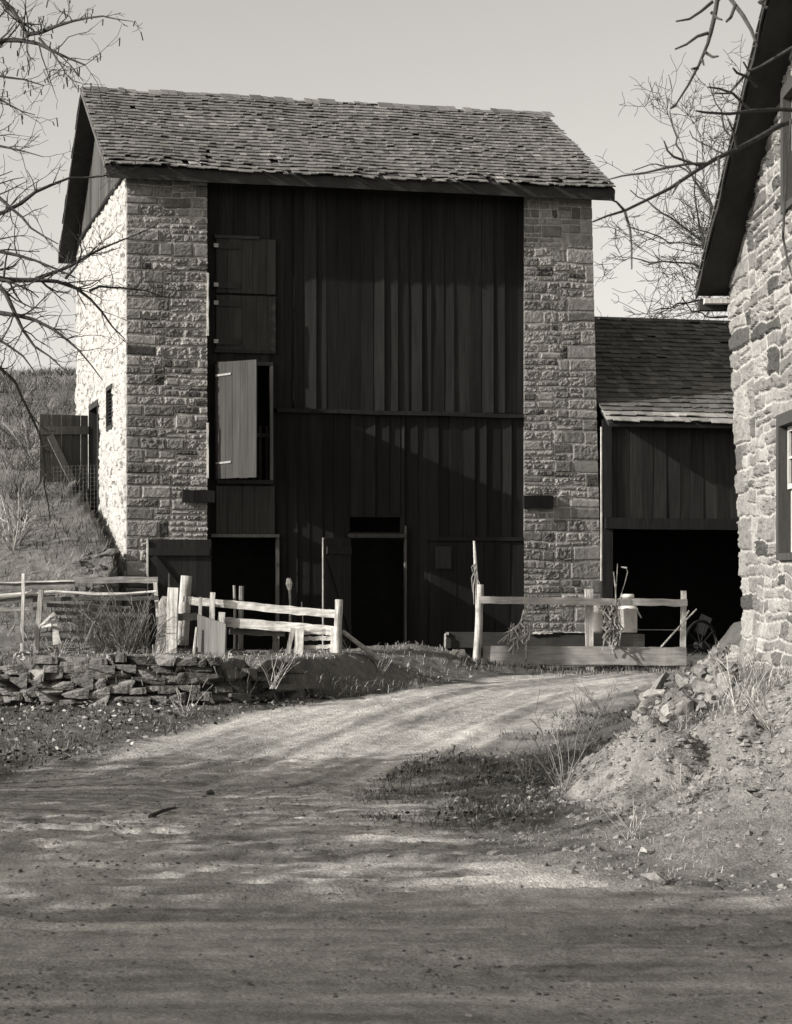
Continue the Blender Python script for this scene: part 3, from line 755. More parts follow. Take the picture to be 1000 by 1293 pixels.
def window(o, sashes, label=None):
    y0, y1, z0, z1 = o
    m = MB()
    for (a, c, e, f) in ((y0, y0 + .13, z0, z1), (y1 - .13, y1, z0, z1), (y0 + .13, y1 - .13, z1 - .12, z1), (y0 - .0, y1 + .0, z0 - .07, z0)): m.box(HX - .05, HX + .22, a, c, e, f)
    w_ = m.build('window', M_frame, house)
    m = MB(); ya, yb = y0 + .135, y1 - .135; za, zb = z0 + .01, z1 - .125; zm = (za + zb) / 2
    for (e, f, xo) in ((za, zm - .0, .075), (zm + .004, zb, .04)):
        for (a, c, g_, h_) in ((ya, ya + .05, e, f), (yb - .05, yb, e, f), (ya + .05, yb - .05, e, e + .05), (ya + .05, yb - .05, f - .05, f)): m.box(HX + xo, HX + xo + .03, a, c, g_, h_)
        for k in (1, 2): yy = ya + (yb - ya) * k / 3; m.box(HX + xo + .003, HX + xo + .027, yy - .012, yy + .012, e + .052, f - .052)
        zz = (e + f) / 2; m.box(HX + xo + .005, HX + xo + .025, ya + .052, yb - .052, zz - .012, zz + .012)
    m.build('sash', M_sash, w_)
    m = MB(); m.box(HX + .115, HX + .122, ya, yb, za, zb); m.build('pane', M_glass, w_)
    m = MB(); m.box(HX + .30, HX + .32, y0, y1, z0, z1); m.build('dark_backing', M_black, w_)  # black sheet added behind the glass in place of an unlit room
window(w1, 2); window(w2, 2)
rf = MB(); OX = 3.52
def hslab(mb, x0, x1, ya, za, yb, zb, th, tone=1.0):
    mb.hexa([(x0, ya, za - th), (x1, ya, za - th), (x1, yb, zb - th), (x0, yb, zb - th), (x0, ya, za), (x1, ya, za), (x1, yb, zb), (x0, yb, zb)], tone)
hslab(rf, OX, 11.3, RIDY, RIDZ + .06, FEY + .06, FEZ + .06 - hs * .06, .10)
hslab(rf, OX, 11.3, NEY - .25, FEZ + .06 - hs * .25, RIDY - .004, RIDZ + .06, .10)
hrf = rf.build('roof', M_roofdk, house)
m = MB(); n = 26; vs = []
for i in range(n + 1):   # board along the gable edge; wavy lower line imitates a shadow edge
    f = i / n; Y = RIDY + (FEY + .06 - RIDY) * f; z = RIDZ + .06 - hs * (Y - RIDY)
    wv = .035 * math.sin(f * 21) + .02 * math.sin(f * 47 + 1); lo = .06 + .02 * math.sin(f * 33)
    m_x = OX - .012 + .01 * math.sin(f * 29)
    vs += [(m_x, Y, z + .02), (m_x - .012, Y, z - lo - wv * .5 - .05), (m_x + .006, Y, z - lo - wv * .5 - .05), (OX - .002, Y, z + .02)]
qd = []
for i in range(n):
    o = 4 * i
    for j in range(4): qd.append((o + j, o + (j + 1) % 4, o + 4 + (j + 1) % 4, o + 4 + j))
qd += [(0, 3, 2, 1), (4 * n, 4 * n + 1, 4 * n + 2, 4 * n + 3)]
m.add(vs, qd, None, .55); m.build('barge_board', M_grey, hrf)
m = MB()
x = NEY - .3
sh = MB()
for side in (1, -1):
    k = 0; LL = (FEY + .1 - RIDY) * math.sqrt(1 + hs * hs); rows = int(LL / .2)
    for r_ in range(rows):
        f0, f1 = r_ / rows, min((r_ + 1.3) / rows, 1)
        xx = OX - .03
        while xx < 11.3:
            w_ = random.uniform(.12, .3) if xx < 5 else .9
            Ya, Yb = RIDY + side * f1 * (FEY + .1 - RIDY), RIDY + side * f0 * (FEY + .1 - RIDY)
            za_, zb_2 = RIDZ - hs * abs(Ya - RIDY) + .085, RIDZ - hs * abs(Yb - RIDY) + .065
            if side > 0: vv_ = [(xx, Yb, zb_2), (xx + w_, Yb, zb_2), (xx + w_, Ya, za_), (xx, Ya, za_)]
            else: vv_ = [(xx, Ya, za_), (xx + w_, Ya, za_), (xx + w_, Yb, zb_2), (xx, Yb, zb_2)]
            sh.hexa(vv_ + [(p[0], p[1], p[2] + .018) for p in vv_], random.uniform(.6, 1.1)); xx += w_ + .004
sh.build('shingles', M_shing, hrf)
m = MB(); m.box(OX + .02, 11.2, FEY + .05, FEY + .22, FEZ - .23, FEZ - .12, 1.0); m.build('eave_board', M_roofdk, hrf)
m = MB(); m.box(OX + .06, HX + .1, FEY - .1, FEY + .04, FEZ - .17, FEZ - .11, 1.0); m.build('eave_return', M_post, hrf)

# ================================================================== rocks
def rock_mesh(seed, n=14, cuts=8, rough=.07, flat=.55):
    r = np.random.default_rng(seed)
    lin = np.linspace(-1, 1, n); V = []; Q = []; o = 0
    for ax in range(3):
        for sg in (-1, 1):
            a, c = np.meshgrid(lin, lin, indexing='ij'); p = np.zeros((n, n, 3))
            p[..., ax] = sg; p[..., (ax + 1) % 3] = a; p[..., (ax + 2) % 3] = c
            q = grid_quads(n, n)
            if sg < 0: q = q[:, ::-1]
            V.append(p.reshape(-1, 3)); Q.append(q + o); o += n * n
    V = np.concatenate(V); Q = np.concatenate(Q)
    key = np.round(V * 50).astype(int); _, idx, inv = np.unique(key, axis=0, return_index=True, return_inverse=True)
    V = V[idx]; Q = inv.ravel()[Q]
    sp = V / np.linalg.norm(V, axis=1)[:, None]; V = V * (1 - flat) * .9 + sp * flat * 1.05
    for _ in range(cuts):
        d = r.normal(size=3); d /= np.linalg.norm(d); k = r.uniform(.5, .82)
        ov = np.maximum(V @ d - k, 0); V = V - ov[:, None] * d
    V = V + rough * np.stack([fbm(V[:, 1] * 1.7 + 3 * i + seed, V[:, (i + 2) % 3] * 1.7 + V[:, 0], 3, seed + i) for i in range(3)], -1)
    V = V + .055 * np.stack([fbm(V[:, 1] * 5.1 + 3 * i + V[:, 0] * 2, V[:, 2] * 5.1 - V[:, 0] * 3.7, 3, seed + 50 + i) for i in range(3)], -1)
    return V / np.abs(V).max(0), Q
def rot3(r):
    a, b, c = r
    return np.array(Matrix.Rotation(a, 3, 'X') @ Matrix.Rotation(b, 3, 'Y') @ Matrix.Rotation(c, 3, 'Z'))
ROCKS = [rock_mesh(100 + i) for i in range(9)]
FLATS = [rock_mesh(300 + i, 9, 3, .06, .14) for i in range(9)]
def rock(name, x, y, size, label, cat='stone', group=None, seed=None, sink=.25, tone=1.0, mat_=None, rot=None, z=None):
    V, Q = ROCKS[random.randrange(9) if seed is None else seed]
    sx, sy, sz = size
    v = V * np.array([sx, sy, sz]) / 2
    if rot is None: rot = (random.uniform(-.35, .35), random.uniform(-.35, .35), random.uniform(0, 6.28))
    v = v @ rot3(rot).T
    b = MB(); b.add(v, Q, None, tone)
    zz = (hgt(x, y) if z is None else z) - v[:, 2].min() * (1 - sink) * 1.0 - sz * sink * .2
    o = b.build(name, mat_ or M_rock, loc=None); o.location = (x, y, zz)
    tag(o, label, cat, group); return o

# dry-stone retaining wall, left of the lane
dw = MB()
xs_ = np.linspace(-6.6, 1.1, 400); ys_ = wall_line(xs_); seg = np.concatenate([[0], np.cumsum(np.hypot(np.diff(xs_), np.diff(ys_)))])
def wpt(sv): return np.interp(sv, seg, xs_), np.interp(sv, seg, ys_)
Ltot = seg[-1]
for course in range(7):
    sv = random.uniform(0, .2)
    while sv < Ltot:
        L_ = random.uniform(.12, .42); hgt_ = .118 * random.uniform(.8, 1.25)
        x, y = wpt(sv + L_ / 2); f = (sv + L_ / 2) / Ltot
        x2, y2 = wpt(min(sv + L_ / 2 + .1, Ltot)); x1_, y1_ = wpt(max(sv + L_ / 2 - .1, 0))
        an = math.atan2(y2 - y1_, x2 - x1_)
        foot = float(height(np.array([x]), np.array([y - .45]), False)[0])
        topz = float(height(np.array([x]), np.array([y + .6]), False)[0])
        z = foot + course * .105 + .03 + .04 * float(vnoise(np.array([sv * 1.3]), np.array([course * .6]), 61)[0])
        if z < topz - .02 and random.random() > .02 + .78 * float(sst(.40, .62, f)):
            V, Q = FLATS[random.randrange(9)]
            v = V * np.array([L_ * .56, .17, hgt_ * .60])
            v = v @ rot3((random.uniform(-.06, .06), random.uniform(-.05, .05), an + random.uniform(-.07, .07))).T
            v = v + np.array([x, y + .12 + random.uniform(-.03, .03) + .012 * course, z + hgt_ / 2 + random.uniform(-.015, .015)])
            tn = random.uniform(.55, 1.25) * (1.5 - .75 * sst(.2, .5, f))
            dw.add(v, Q, None, tn)
        sv += L_ * .97
dwo = dw.build('dry_stone_wall', M_wall, loc=(-3.0, 28.2, -1.6))
tag(dwo, 'low dry stone retaining wall of flat stones holding up the grassy yard edge', 'wall')

# heap of rubble at the house corner: every rock its own
gl = 'rocks of the heap at the house corner'
spots = []
def heap(n, sz):
    tries = 0
    while n > 0 and tries < 6000:
        tries += 1
        x = random.uniform(2.55, 3.95); y = random.uniform(21.2, 25.0); s0 = random.uniform(*sz)
        lim = np.interp(y, [21.2, 22.3, 23.6, 25.0], [3.25, 3.6, 3.85, 3.95])
        if x > lim or x < np.interp(y, [21.2, 22.2, 24, 25], [2.75, 2.6, 2.7, 3.0]): continue
        if any((x - a) ** 2 + (y - c) ** 2 < ((s0 + d) * .40) ** 2 for a, c, d in spots): continue
        spots.append((x, y, s0))
        rock('rubble_rock', x, y, (s0 * random.uniform(.9, 1.5), s0 * random.uniform(.8, 1.2), s0 * random.uniform(.6, 1.0)),
             'broken grey rock lying in the rubble heap below the house corner', 'rock', gl, tone=random.uniform(.5, 1.5), sink=.3); n -= 1
heap(6, (.22, .30)); heap(60, (.11, .19)); heap(110, (.06, .11))
def ground_at(px, py, Y=20.0, gain=3.0):
    for _ in range(80):
        p = P(px, py, Y); Y += (p[2] - hgt(p[0], p[1])) * gain; Y = min(max(Y, 6), 60)
    return P(px, py, Y)
p = ground_at(852, 912, 21); rock('boulder', p[0], p[1], (.34, .3, .36), 'pale wedge shaped boulder at the front foot of the rubble heap', 'boulder', seed=2, tone=1.5, rot=(.2, .3, .5))
p = ground_at(812, 898, 22); pl = MB()
def slab_at(name, p, q, w, th, label, tone=1.3, up=(0, -.5, 1), mat_=None, cat='slab'):
    m = MB(); c = (np.array(p) + np.array(q)) / 2; m.beam(p, q, w, th, tone, up=up, n=4, amp=.012); o = m.build(name, mat_ or M_rock, loc=tuple(c)); tag(o, label, cat); return o
a = ground_at(812, 896, 22); b_ = P(836, 856, a[1] + .6); slab_at('stone_slab', a, b_, .20, .06, 'thin pale stone slab leaning against the left side of the rubble heap', 1.0, up=(-.8, -.6, .2))
a = P(925, 832, 23.6); b_ = P(952, 812, 23.9); slab_at('broken_plank', a, b_, .16, .04, 'short weathered plank lying on top of the rubble heap', 1.0, mat_=M_rail, cat='plank')
a = ground_at(905, 882, 21.5); b_ = P(921, 853, a[1] + .3); slab_at('broken_plank', a, b_, .10, .035, 'narrow grey plank standing aslant in the rubble heap', 1.0, mat_=M_brail, cat='plank')
# stones by the yard fence post
for i, (px, py, sz, lb) in enumerate(((574, 829, .17, 'white stone on top of the little pile by the round fence post'), (579, 838, .19, 'long white stone at the front of the little pile by the round fence post'),
                       (589, 835, .13, 'upright white stone touching the foot of the round fence post'), (586, 845, .10, 'small white stone lying in front of the little pile by the fence post'))):
    Y = 34.2; p = P(px, py, Y); rock('field_stone', p[0], p[1] + .02 * i, (sz * 1.15, sz * .9, sz * .85), lb, 'stone', seed=i, tone=2.0, z=max(hgt(p[0], p[1]), p[2] - sz * .45))
for (px, py, sz, lb, tn) in ((819, 1074, .10, 'small white stone at the foot of the dirt mound', 1.9), (827, 1113, .16, 'flat pale stone sunk in the dirt in front of the mound', 1.35), (688, 1256, .035, 'tiny pale pebble on the shaded road near the picture bottom', 1.4),
                             (267, 1003, .10, 'dark clod lying alone on the lane left of centre', .35), (592, 1283, .04, 'tiny white pebble at the bottom edge of the road', 1.7), (624, 1080, .09, 'small pale stone beside the dark weeds on the lane', 1.5), (662, 1181, .04, 'white pebble on the sunlit strip of road', 1.8)):
    p = ground_at(px, py, 14, 6); rock('loose_stone', p[0], p[1], (sz * 1.3, sz, sz * .6), lb, 'stone', tone=tn, sink=.3)
a = ground_at(190, 1034, 18, 5); b_ = ground_at(222, 1024, 18, 5)
m = MB(); m.tube([a + [0, 0, .02], (a + b_) / 2 + [0, 0, .035], b_ + [0, 0, .03]], [.02, .016, .008], 6, .8); m.tube([(a + b_) / 2 + [0, 0, .03], (a + b_) / 2 + [.12, .1, .05]], [.01, .005], 5, .8)
tag(m.build('fallen_stick', M_bark, loc=tuple(a)), 'dark broken stick lying across the ruts of the lane', 'stick')
# stones at the barn's uphill corner
for i in range(30):
    px = random.uniform(100, 157); py = random.uniform(655 + (157 - px) * .2, 722)
    Y = np.interp(py, [650, 725], [37.8, 35.2]) ; p = P(px, py, Y); s0 = random.uniform(.12, .32)
    lx, ly = to_barn(p[0], p[1])
    if lx > -.12: continue
    rock('bank_stone', p[0], p[1], (s0 * 1.4, s0, s0 * .6), 'dark flat stone half buried in the bank below the barn corner', 'stone', 'stones in the bank below the barn corner', tone=random.uniform(.35, .8), sink=.75)

# ================================================================== fences
def rail(mb, pts, w, h, tone=1.0, n=9, amp=.007):
    for a, c in zip(pts[:-1], pts[1:]): mb.beam(a, c, w, h, tone, n=n, amp=amp, tvar=.12)
def post(parent, pt, pb, w, d, tone=1.0, m=M_post, round_=False, deep=.2, name='post'):
    b = MB(); dv = (np.array(pb) - np.array(pt)); dv = dv / np.linalg.norm(dv); e = np.array(pb) + dv * deep
    if round_:
        pth = [np.array(pt) + (e - np.array(pt)) * f + np.array([random.uniform(-.006, .006), random.uniform(-.006, .006), 0]) for f in np.linspace(0, 1, 8)]
        b.tube(pth, np.linspace(w * .46, w * .54, 8), 12, tone, rough=.05)
    else: b.beam(e, pt, w, d, tone, n=5, amp=.006, up=(0, -1, 0), tvar=.1)
    return b.build(name, m, parent, smooth=round_)
# A: weathered rail fence in front of the hillside
YA = 32.6
fa = thing('rail_fence', 'grey weathered fence of bark rails and boards at the foot of the hillside', 'fence', tuple(P(60, 815, YA)))
b = MB(); rail(b, [P(-70, 742, YA + .25), P(95, 737, YA + .25)], .05, .13, .45); rail(b, [P(-70, 738, YA + .22), P(95, 733.5, YA + .22)], .06, .02, 1.2); b.build('board', M_rail, fa)
b = MB(); pts = [P(x_, y_, YA) for x_, y_ in ((-60, 756), (0, 753), (40, 749.5), (70, 747), (120, 750), (160, 750), (198, 747))]; b.tube(pts, [.045, .042, .035, .028, .026, .024, .02], 8, 1.15, rough=.2); b.build('rail', M_rail, fa)
b = MB(); rail(b, [P(-60, 761, YA + .05), P(70, 755, YA + .05)], .07, .10, .28); b.build('rail', M_rail, fa)
b = MB(); rail(b, [P(-60, 770, YA + .05), P(55, 769, YA + .05)], .05, .055, .62); b.build('rail', M_rail, fa)
for k, (x0_, y0_, x1_, y1_) in enumerate(((55, 757, 200, 755), (60, 764, 165, 768), (70, 774, 190, 777), (75, 783, 150, 785))):
    b = MB(); rail(b, [P(x0_, y0_, YA + .2), P(x1_, y1_, YA + .25)], .04, .06, random.uniform(.2, .36)); b.build('rail', M_rail, fa)
post(fa, P(30.5, 724, YA - .08), P(28.5, 813, YA - .08), .05, .05, 1.1)
post(fa, P(53, 745, YA - .12), P(46.5, 816, YA - .12), .075, .07, .8)
# old boards tumbled against that fence
for (pts, lb, tn) in ((((20, 772), (25, 812), .10), 'short old stake beside the left edge of the weathered fence', .35), (((50, 791), (70, 774), .05), 'thin stick propped between the two leaning fence posts', .9),
                      (((68, 782), (73, 814), .13), 'pointed broken board leaning low under the bark rail', .9), (((22, 782), (10, 803), .04), 'crooked thin branch leaning beside the leftmost stake', .7), (((53, 792), (66, 789), .05), 'bit of split wood hanging beside the leaning fence post', 1.0)):
    (x0_, y0_), (x1_, y1_), w_ = pts
    a, c = P(x0_, y0_, YA - .25), P(x1_, y1_, YA - .35); m = MB(); m.beam(c, a, w_, .03, tn, n=3, amp=.008, up=(0, -1, 0), taper=.45)
    tag(m.build('old_board', M_rail, loc=tuple((a + c) / 2)), lb, 'board')
# B: goal shaped frame
YB = 33.0
fb = thing('gate_frame', 'open wooden frame of two thin legs and a top bar, overgrown with dry vines', 'frame', tuple(P(148, 800, YB)))
b = MB(); rail(b, [P(94, 732.5, YB), P(200, 732, YB)], .05, .095, .55); b.build('top_bar', M_rail, fb)
post(fb, P(97.5, 737, YB), P(99.5, 792, YB), .045, .04, .5, name='leg')
post(fb, P(196.5, 735, YB - .03), P(202, 800, YB - .03), .06, .05, 1.15, name='leg')
# C: the pale post and the bark covered stump
YC = 31.4
fc = tag(post(None, P(219.5, 742, YC), P(217, 828, YC), .155, .13, 1.25), 'thick pale squared post standing free at the wall edge, its front split', 'post')
b = MB(); pth = [P(210 - 3.5 * f + random.uniform(-1, 1), 753 + 78 * f, YC + .12) for f in np.linspace(0, 1, 9)]; b.tube(pth, [.06, .085, .10, .115, .12, .13, .14, .15, .16], 10, .55, rough=.25)
tag(b.build('stump', M_post, loc=tuple(P(207, 825, YC + .12))), 'crooked rotten stump leaning close beside the pale squared post', 'stump')
b = MB(); pth = [P(236 - 3 * f, 727 + 46 * f, YC + 1.2) for f in np.linspace(0, 1.9, 8)]; b.tube(pth, np.linspace(.085, .105, 8), 12, .85, rough=.06)
tag(b.build('round_post', M_post, loc=tuple(P(233, 815, YC + 1.2)), smooth=True), 'round cut post rising behind the start of the two white rails', 'post')
b = MB(); b.tube([P(214, 724, YC + .4), P(214.6, 790, YC + .4)], [.012, .016], 6, .4); tag(b.build('iron_rod', M_iron, loc=tuple(P(214, 790, YC + .4))), 'thin upright rod just behind the pale squared post', 'rod')
# E: the white railed fence
YE = 31.3
fe = thing('yard_fence', 'whitish two rail fence on top of the stone wall, ending at a squat post', 'fence', tuple(P(340, 830, YE)))
b = MB(); rail(b, [P(240, 758.5, YE + .15), P(335, 767.5, YE + .1), P(430, 776, YE)], .06, .115, 1.3); b.build('rail', M_rail, fe)
b = MB(); rail(b, [P(232, 756, YE + .35), P(250, 758, YE + .35)], .07, .09, .5); b.build('rail', M_rail, fe)
b = MB(); rail(b, [P(283, 785.5, YE + .15), P(355, 791, YE + .1), P(428, 797, YE)], .11, .14, 1.25); b.build('rail', M_rail, fe)
b = MB(); rail(b, [P(290, 797, YE + .25), P(360, 800, YE + .2)], .05, .09, .35); b.build('rail', M_rail, fe)
b = MB(); rail(b, [P(225, 779, YE + .3), P(250, 779, YE + .3)], .06, .11, .45); b.build('rail', M_rail, fe)
post(fe, P(428.5, 757, YE - .1), P(426.5, 833, YE - .1), .125, .1, .95, round_=True)
post(fe, P(269.5, 748, YE - .02), P(267, 800, YE - .02), .075, .06, 1.1)
post(fe, P(254, 754, YE + .0), P(251.5, 800, YE + .0), .05, .05, .75)
post(fe, P(281, 773, YE + .02), P(279, 800, YE + .02), .10, .08, 1.2)
post(fe, P(379.5, 794, YE - .1), P(377, 829, YE - .1), .13, .05, 1.35)
post(fe, P(349, 800, YE + .5), P(349, 828, YE + .5), .10, .08, .6)
post(fe, P(371, 793, YE), P(365, 820, YE), .07, .04, .8)
b = MB(); b.tube([P(433, 797, YE), P(452, 812, YE + .1), P(480, 834, YE + .3)], [.03, .034, .055], 8, .8, rough=.1); b.build('brace', M_rail, fe)
# slatted crate-gate at its end
gt = thing('small_gate', 'little slatted gate of white boards below the rails beside the end post', 'gate', tuple(P(402, 830, YE - .03)))
for yy in (798, 806.5, 817.5):
    b = MB(); rail(b, [P(384, yy, YE - .03), P(420, yy - 1, YE - .03)], .03, .06 if yy > 800 else .075, 1.15); b.build('slat', M_rail, gt)
post(gt, P(421.5, 800, YE - .05), P(420.5, 832, YE - .05), .075, .05, 1.4, name='stile')
# leaning plank panel
pn = MB(); q = [P(249.5, 776, 31.0), P(285.5, 788, 30.7), P(284.5, 832, 30.7), P(250.5, 823, 31.0)]
for k in range(4):
    f0, f1 = k / 4 + .001, (k + 1) / 4 - .001; t0 = q[0] + (q[1] - q[0]) * f0; t1 = q[0] + (q[1] - q[0]) * f1; b0 = q[3] + (q[2] - q[3]) * f0; b1 = q[3] + (q[2] - q[3]) * f1
    bk = np.array([.02, .03, 0])
    pn.hexa([b0, b1, b1 + bk, b0 + bk, t0, t1, t1 + bk, t0 + bk], random.uniform(1.7, 2.3))
tag(pn.build('plank_panel', M_grey, loc=tuple(P(267, 828, 30.9))), 'tilted panel of worn vertical planks leaning on the white rail fence', 'panel')
b = MB(); b.tube([P(249, 792, 30.9), P(245, 832, 30.9)], [.018, .03], 7, .8); tag(b.build('stake', M_post, loc=tuple(P(245, 832, 30.9))), 'thin stake driven in beside the left edge of the plank panel', 'stake')
# stakes standing in the yard behind the rails
for (x0_, y0_, x1_, y1_, w_, tn, lb) in ((296.5, 739, 297, 790, .045, .5, 'thin dark stake behind the rails, left one of a close pair'), (305.5, 740, 304, 790, .08, .35, 'broad dark stake behind the rails, right one of a close pair'),
                                    (366, 731, 367, 790, .04, .6, 'thin stake with a knobbed top behind the white rails'), (381.5, 760, 383, 800, .02, .7, 'short thin stick just above the lower white rail')):
    b = MB(); b.tube([P(x0_, y0_, 33.0), P((x0_ + x1_) / 2 + .6, (y0_ + y1_) / 2, 33.0), P(x1_, y1_ + 30, 33.0)], [w_ * .5, w_ * .48, w_ * .55], 7, tn, rough=.1)
    if 'knob' in lb:
        b.tube([P(365, 730, 33), P(365.6, 737, 33), P(366.4, 745, 33)], [.03, .055, .028], 8, 1.1)
    tag(b.build('stake', M_post, loc=tuple(P(x1_, 810, 33.0))), lb, 'stake')
# F: the fence on the right of the yard
YF = 34.6
ff = thing('board_fence', 'grey one rail fence with a long plank along the ground, at the lane edge', 'fence', tuple(P(740, 838, YF)))
b = MB(); rail(b, [P(604, 757.5, YF - .08), P(730, 759.5, YF - .08), P(867, 761, YF - .08)], .07, .115, 1.15, amp=.008); b.build('rail', M_brail, ff)
b = MB(); rail(b, [P(609, 827, YF), P(785, 828, YF), P(866, 829, YF)], .05, .30, .95, amp=.006); b.build('kick_board', M_brail, ff)
post(ff, P(606, 738, YF - .05), P(601.5, 838, YF - .05), .125, .11, .95, round_=True)
post(ff, P(743, 744, YF + .06), P(744, 838, YF + .06), .13, .10, .95)
post(ff, P(862.5, 746, YF + .06), P(861, 838, YF + .06), .085, .10, 1.2)
b = MB(); b.tube([P(x_, y_, YF + .1) for x_, y_ in ((598, 683), (599, 700), (600.5, 720), (602, 745), (602, 790))], [.02, .026, .03, .032, .035], 7, .9, rough=.2)
for (x0_, y0_, dx, dy) in ((599, 712, -4, 10), (600, 718, -5, 30), (601, 730, 4, 16), (600, 725, -3, 38)):
    b.tube([P(x0_, y0_, YF + .08), P(x0_ + dx, y0_ + dy * .4, YF + .06), P(x0_ + dx * .7, y0_ + dy, YF + .06)], [.014, .012, .008], 5, .5, rough=.2)
tag(b.build('tall_stick', M_post, loc=tuple(P(602, 800, YF + .1))), 'tall thin pole with shreds of vine tied to the round fence post', 'pole')
b = MB(); b.tube([P(690, 799, YF + .5), P(780, 795, YF + .5), P(862, 795.5, YF + .2)], .006, 4, 1.4); tag(b.build('fence_wire', M_iron, loc=tuple(P(780, 795, YF + .5))), 'single slack wire strung between the posts of the one rail fence', 'wire')
for (x0_, y0_, x1_, y1_, lb) in ((834, 817, 879, 769, 'longer pale stick leaning across the right end post of the fence'), (858, 792, 869.5, 771, 'short pale stick crossing the longer one at the right end post')):
    b = MB(); b.tube([P(x0_, y0_, YF - .02), P((x0_ + x1_) / 2, (y0_ + y1_) / 2 - 1, YF - .06), P(x1_, y1_, YF - .1)], [.016, .014, .013], 6, 1.0); tag(b.build('stick', M_post, loc=tuple(P(x0_, y0_, YF))), lb, 'stick')
# low trough behind the fence
b = MB(); rail(b, [P(562, 808, 36.0), P(750, 809, 36.0)], .35, .26, .12)
tr = tag(b.build('feed_trough', M_brail, loc=tuple(P(655, 815, 36.0))), 'long low dark trough standing behind the one rail fence', 'trough')
b = MB(); rail(b, [P(668, 799.5, 35.8), P(697, 799, 35.8)], .06, .035, 1.1); rail(b, [P(699, 798, 35.8), P(742, 798, 35.8)], .04, .015, 1.0); rail(b, [P(561, 801, 35.8), P(566, 800, 35.8)], .05, .04, 1.0); b.build('rim', M_rail, tr)  # pale pieces paint the lit top edge of the trough
b = MB(); b.beam(P(561, 818, 35.75), P(561.5, 801, 35.75), .03, .05, 1.0, up=(0, -1, 0)); b.build('end_board', M_rail, tr)
# milk cans on a block
def lathe(mb, prof, c, n=24, tone=1.0):
    th = np.arange(n) / n * 2 * math.pi; k = len(prof)
    v = np.array([[c[0] + r * math.cos(t), c[1] + r * math.sin(t), c[2] + z] for (r, z) in prof for t in th])
    q = [(i * n + j, i * n + (j + 1) % n, (i + 1) * n + (j + 1) % n, (i + 1) * n + j) for i in range(k - 1) for j in range(n)]
    mb.add(v, q, None, tone)
YM = 35.15
def can(px, base, top, wpx, name_label, tone):
    sc = YM / FPX; h = (base - top) * sc; r = wpx * sc / 2; c = P(px, base, YM)
    cn = thing('milk_can', name_label, 'milk can', tuple(c), 0, 'milk cans behind the fence')
    m = MB(); lathe(m, [(0, .0), (r * .95, .0), (r, .03), (r, .60 * h), (r * 1.06, .61 * h), (r * 1.06, .64 * h), (r * .98, .65 * h), (r * .62, .82 * h), (r * .55, .85 * h), (r * .55, .93 * h), (0, .93 * h)], c, tone=tone); m.build('body', M_can, cn, smooth=True)
    m = MB(); lathe(m, [(0, .90 * h), (r * .66, .90 * h), (r * .70, .94 * h), (r * .62, 1.0 * h), (0, 1.0 * h)], c, tone=tone * 1.1); m.build('lid', M_can, cn, smooth=True)
    for sg in (-1, 1):
        m = MB(); m.tube([c + np.array([sg * r * .8, 0, .72 * h]), c + np.array([sg * r * 1.12, 0, .76 * h]), c + np.array([sg * r * 1.12, 0, .86 * h]), c + np.array([sg * r * .62, 0, .88 * h])], .012, 6, tone); m.build('handle', M_can, cn)
can(791.5, 799, 750, 25, 'bright milk can with its lid on, behind the rail right of the vines', 1.0)
can(753, 798, 757, 15, 'narrower dull milk can half hidden behind the middle fence post', 1.25)
b = MB(); b.beam(P(746, 810, YM + .02), P(811, 811, YM + .02), .5, .27, .45, n=3, amp=.01); tag(b.build('timber_block', M_brail, loc=tuple(P(780, 818, YM))), 'dark timber block carrying the milk cans behind the fence', 'block')
# wheel and box in the dark bay
wc = P(884, 815, 39.6); wheel = thing('wagon_wheel', 'spoked wagon wheel standing in the gloom of the shed bay', 'wheel', tuple(wc))
m = MB(); th = np.linspace(0, 2 * math.pi, 33); R_ = .46; ty = np.array([.25, .97, 0])
def wp(r, t): return wc + np.array([.75 * r * math.cos(t), .66 * r * math.cos(t), r * math.sin(t)])
m.tube([wp(R_, t) for t in th], .03, 6, .22, cap=False); m.build('rim', M_grey, wheel, smooth=True)
m = MB(); m.tube([wc + np.array([.08, -.09, 0]), wc - np.array([.08, -.09, 0])], .07, 10, .25); m.build('hub', M_grey, wheel)
m = MB()
for k in range(10): m.tube([wp(.06, k * .628), wp(R_ - .02, k * .628)], .014, 5, .2)
m.build('spokes', M_grey, wheel)
m = MB(); c0 = P(889, 787, 39.9); m.beam(P(882, 800, 39.9), P(892, 778, 39.9), .22, .03, .3, up=(0, -1, 0)); tag(m.build('loose_board', M_grey, loc=tuple(c0)), 'short pale board leaning by the wagon wheel inside the shed', 'board')

# ================================================================== plants
def blades(mb, x, y, h, w, lean, tone, zoff=None, tip=None):
    n = len(x); z = height(x, y) - .01 if zoff is None else zoff
    a = rng.uniform(0, 2 * math.pi, n); l = rng.uniform(.2, 1, n) * lean * h
    dx, dy = np.cos(a), np.sin(a)
    b = np.stack([x, y, z], -1); sd = np.stack([-dy, dx, np.zeros(n)], -1) * (w / 2)[:, None]
    m = b + np.stack([dx * l * .3, dy * l * .3, h * .6], -1); t = b + np.stack([dx * l, dy * l, h * ((1 - .25 * np.minimum(lean, 1)) if tip is None else rng.uniform(tip - .5, tip + .5, n))], -1)
    v = np.stack([b - sd, b + sd, m + sd * .75, m - sd * .75, t], 1).reshape(-1, 3)
    o = np.arange(n)[:, None] * 5
    mb.add(v, o + np.array([[0, 1, 2, 3]]), o + np.array([[3, 2, 4]]), np.repeat(tone, 5))
def scatter(n, x0, x1, y0, y1, keep):
    x = rng.uniform(x0, x1, n); y = rng.uniform(y0, y1, n); k = keep(x, y); return x[k], y[k]
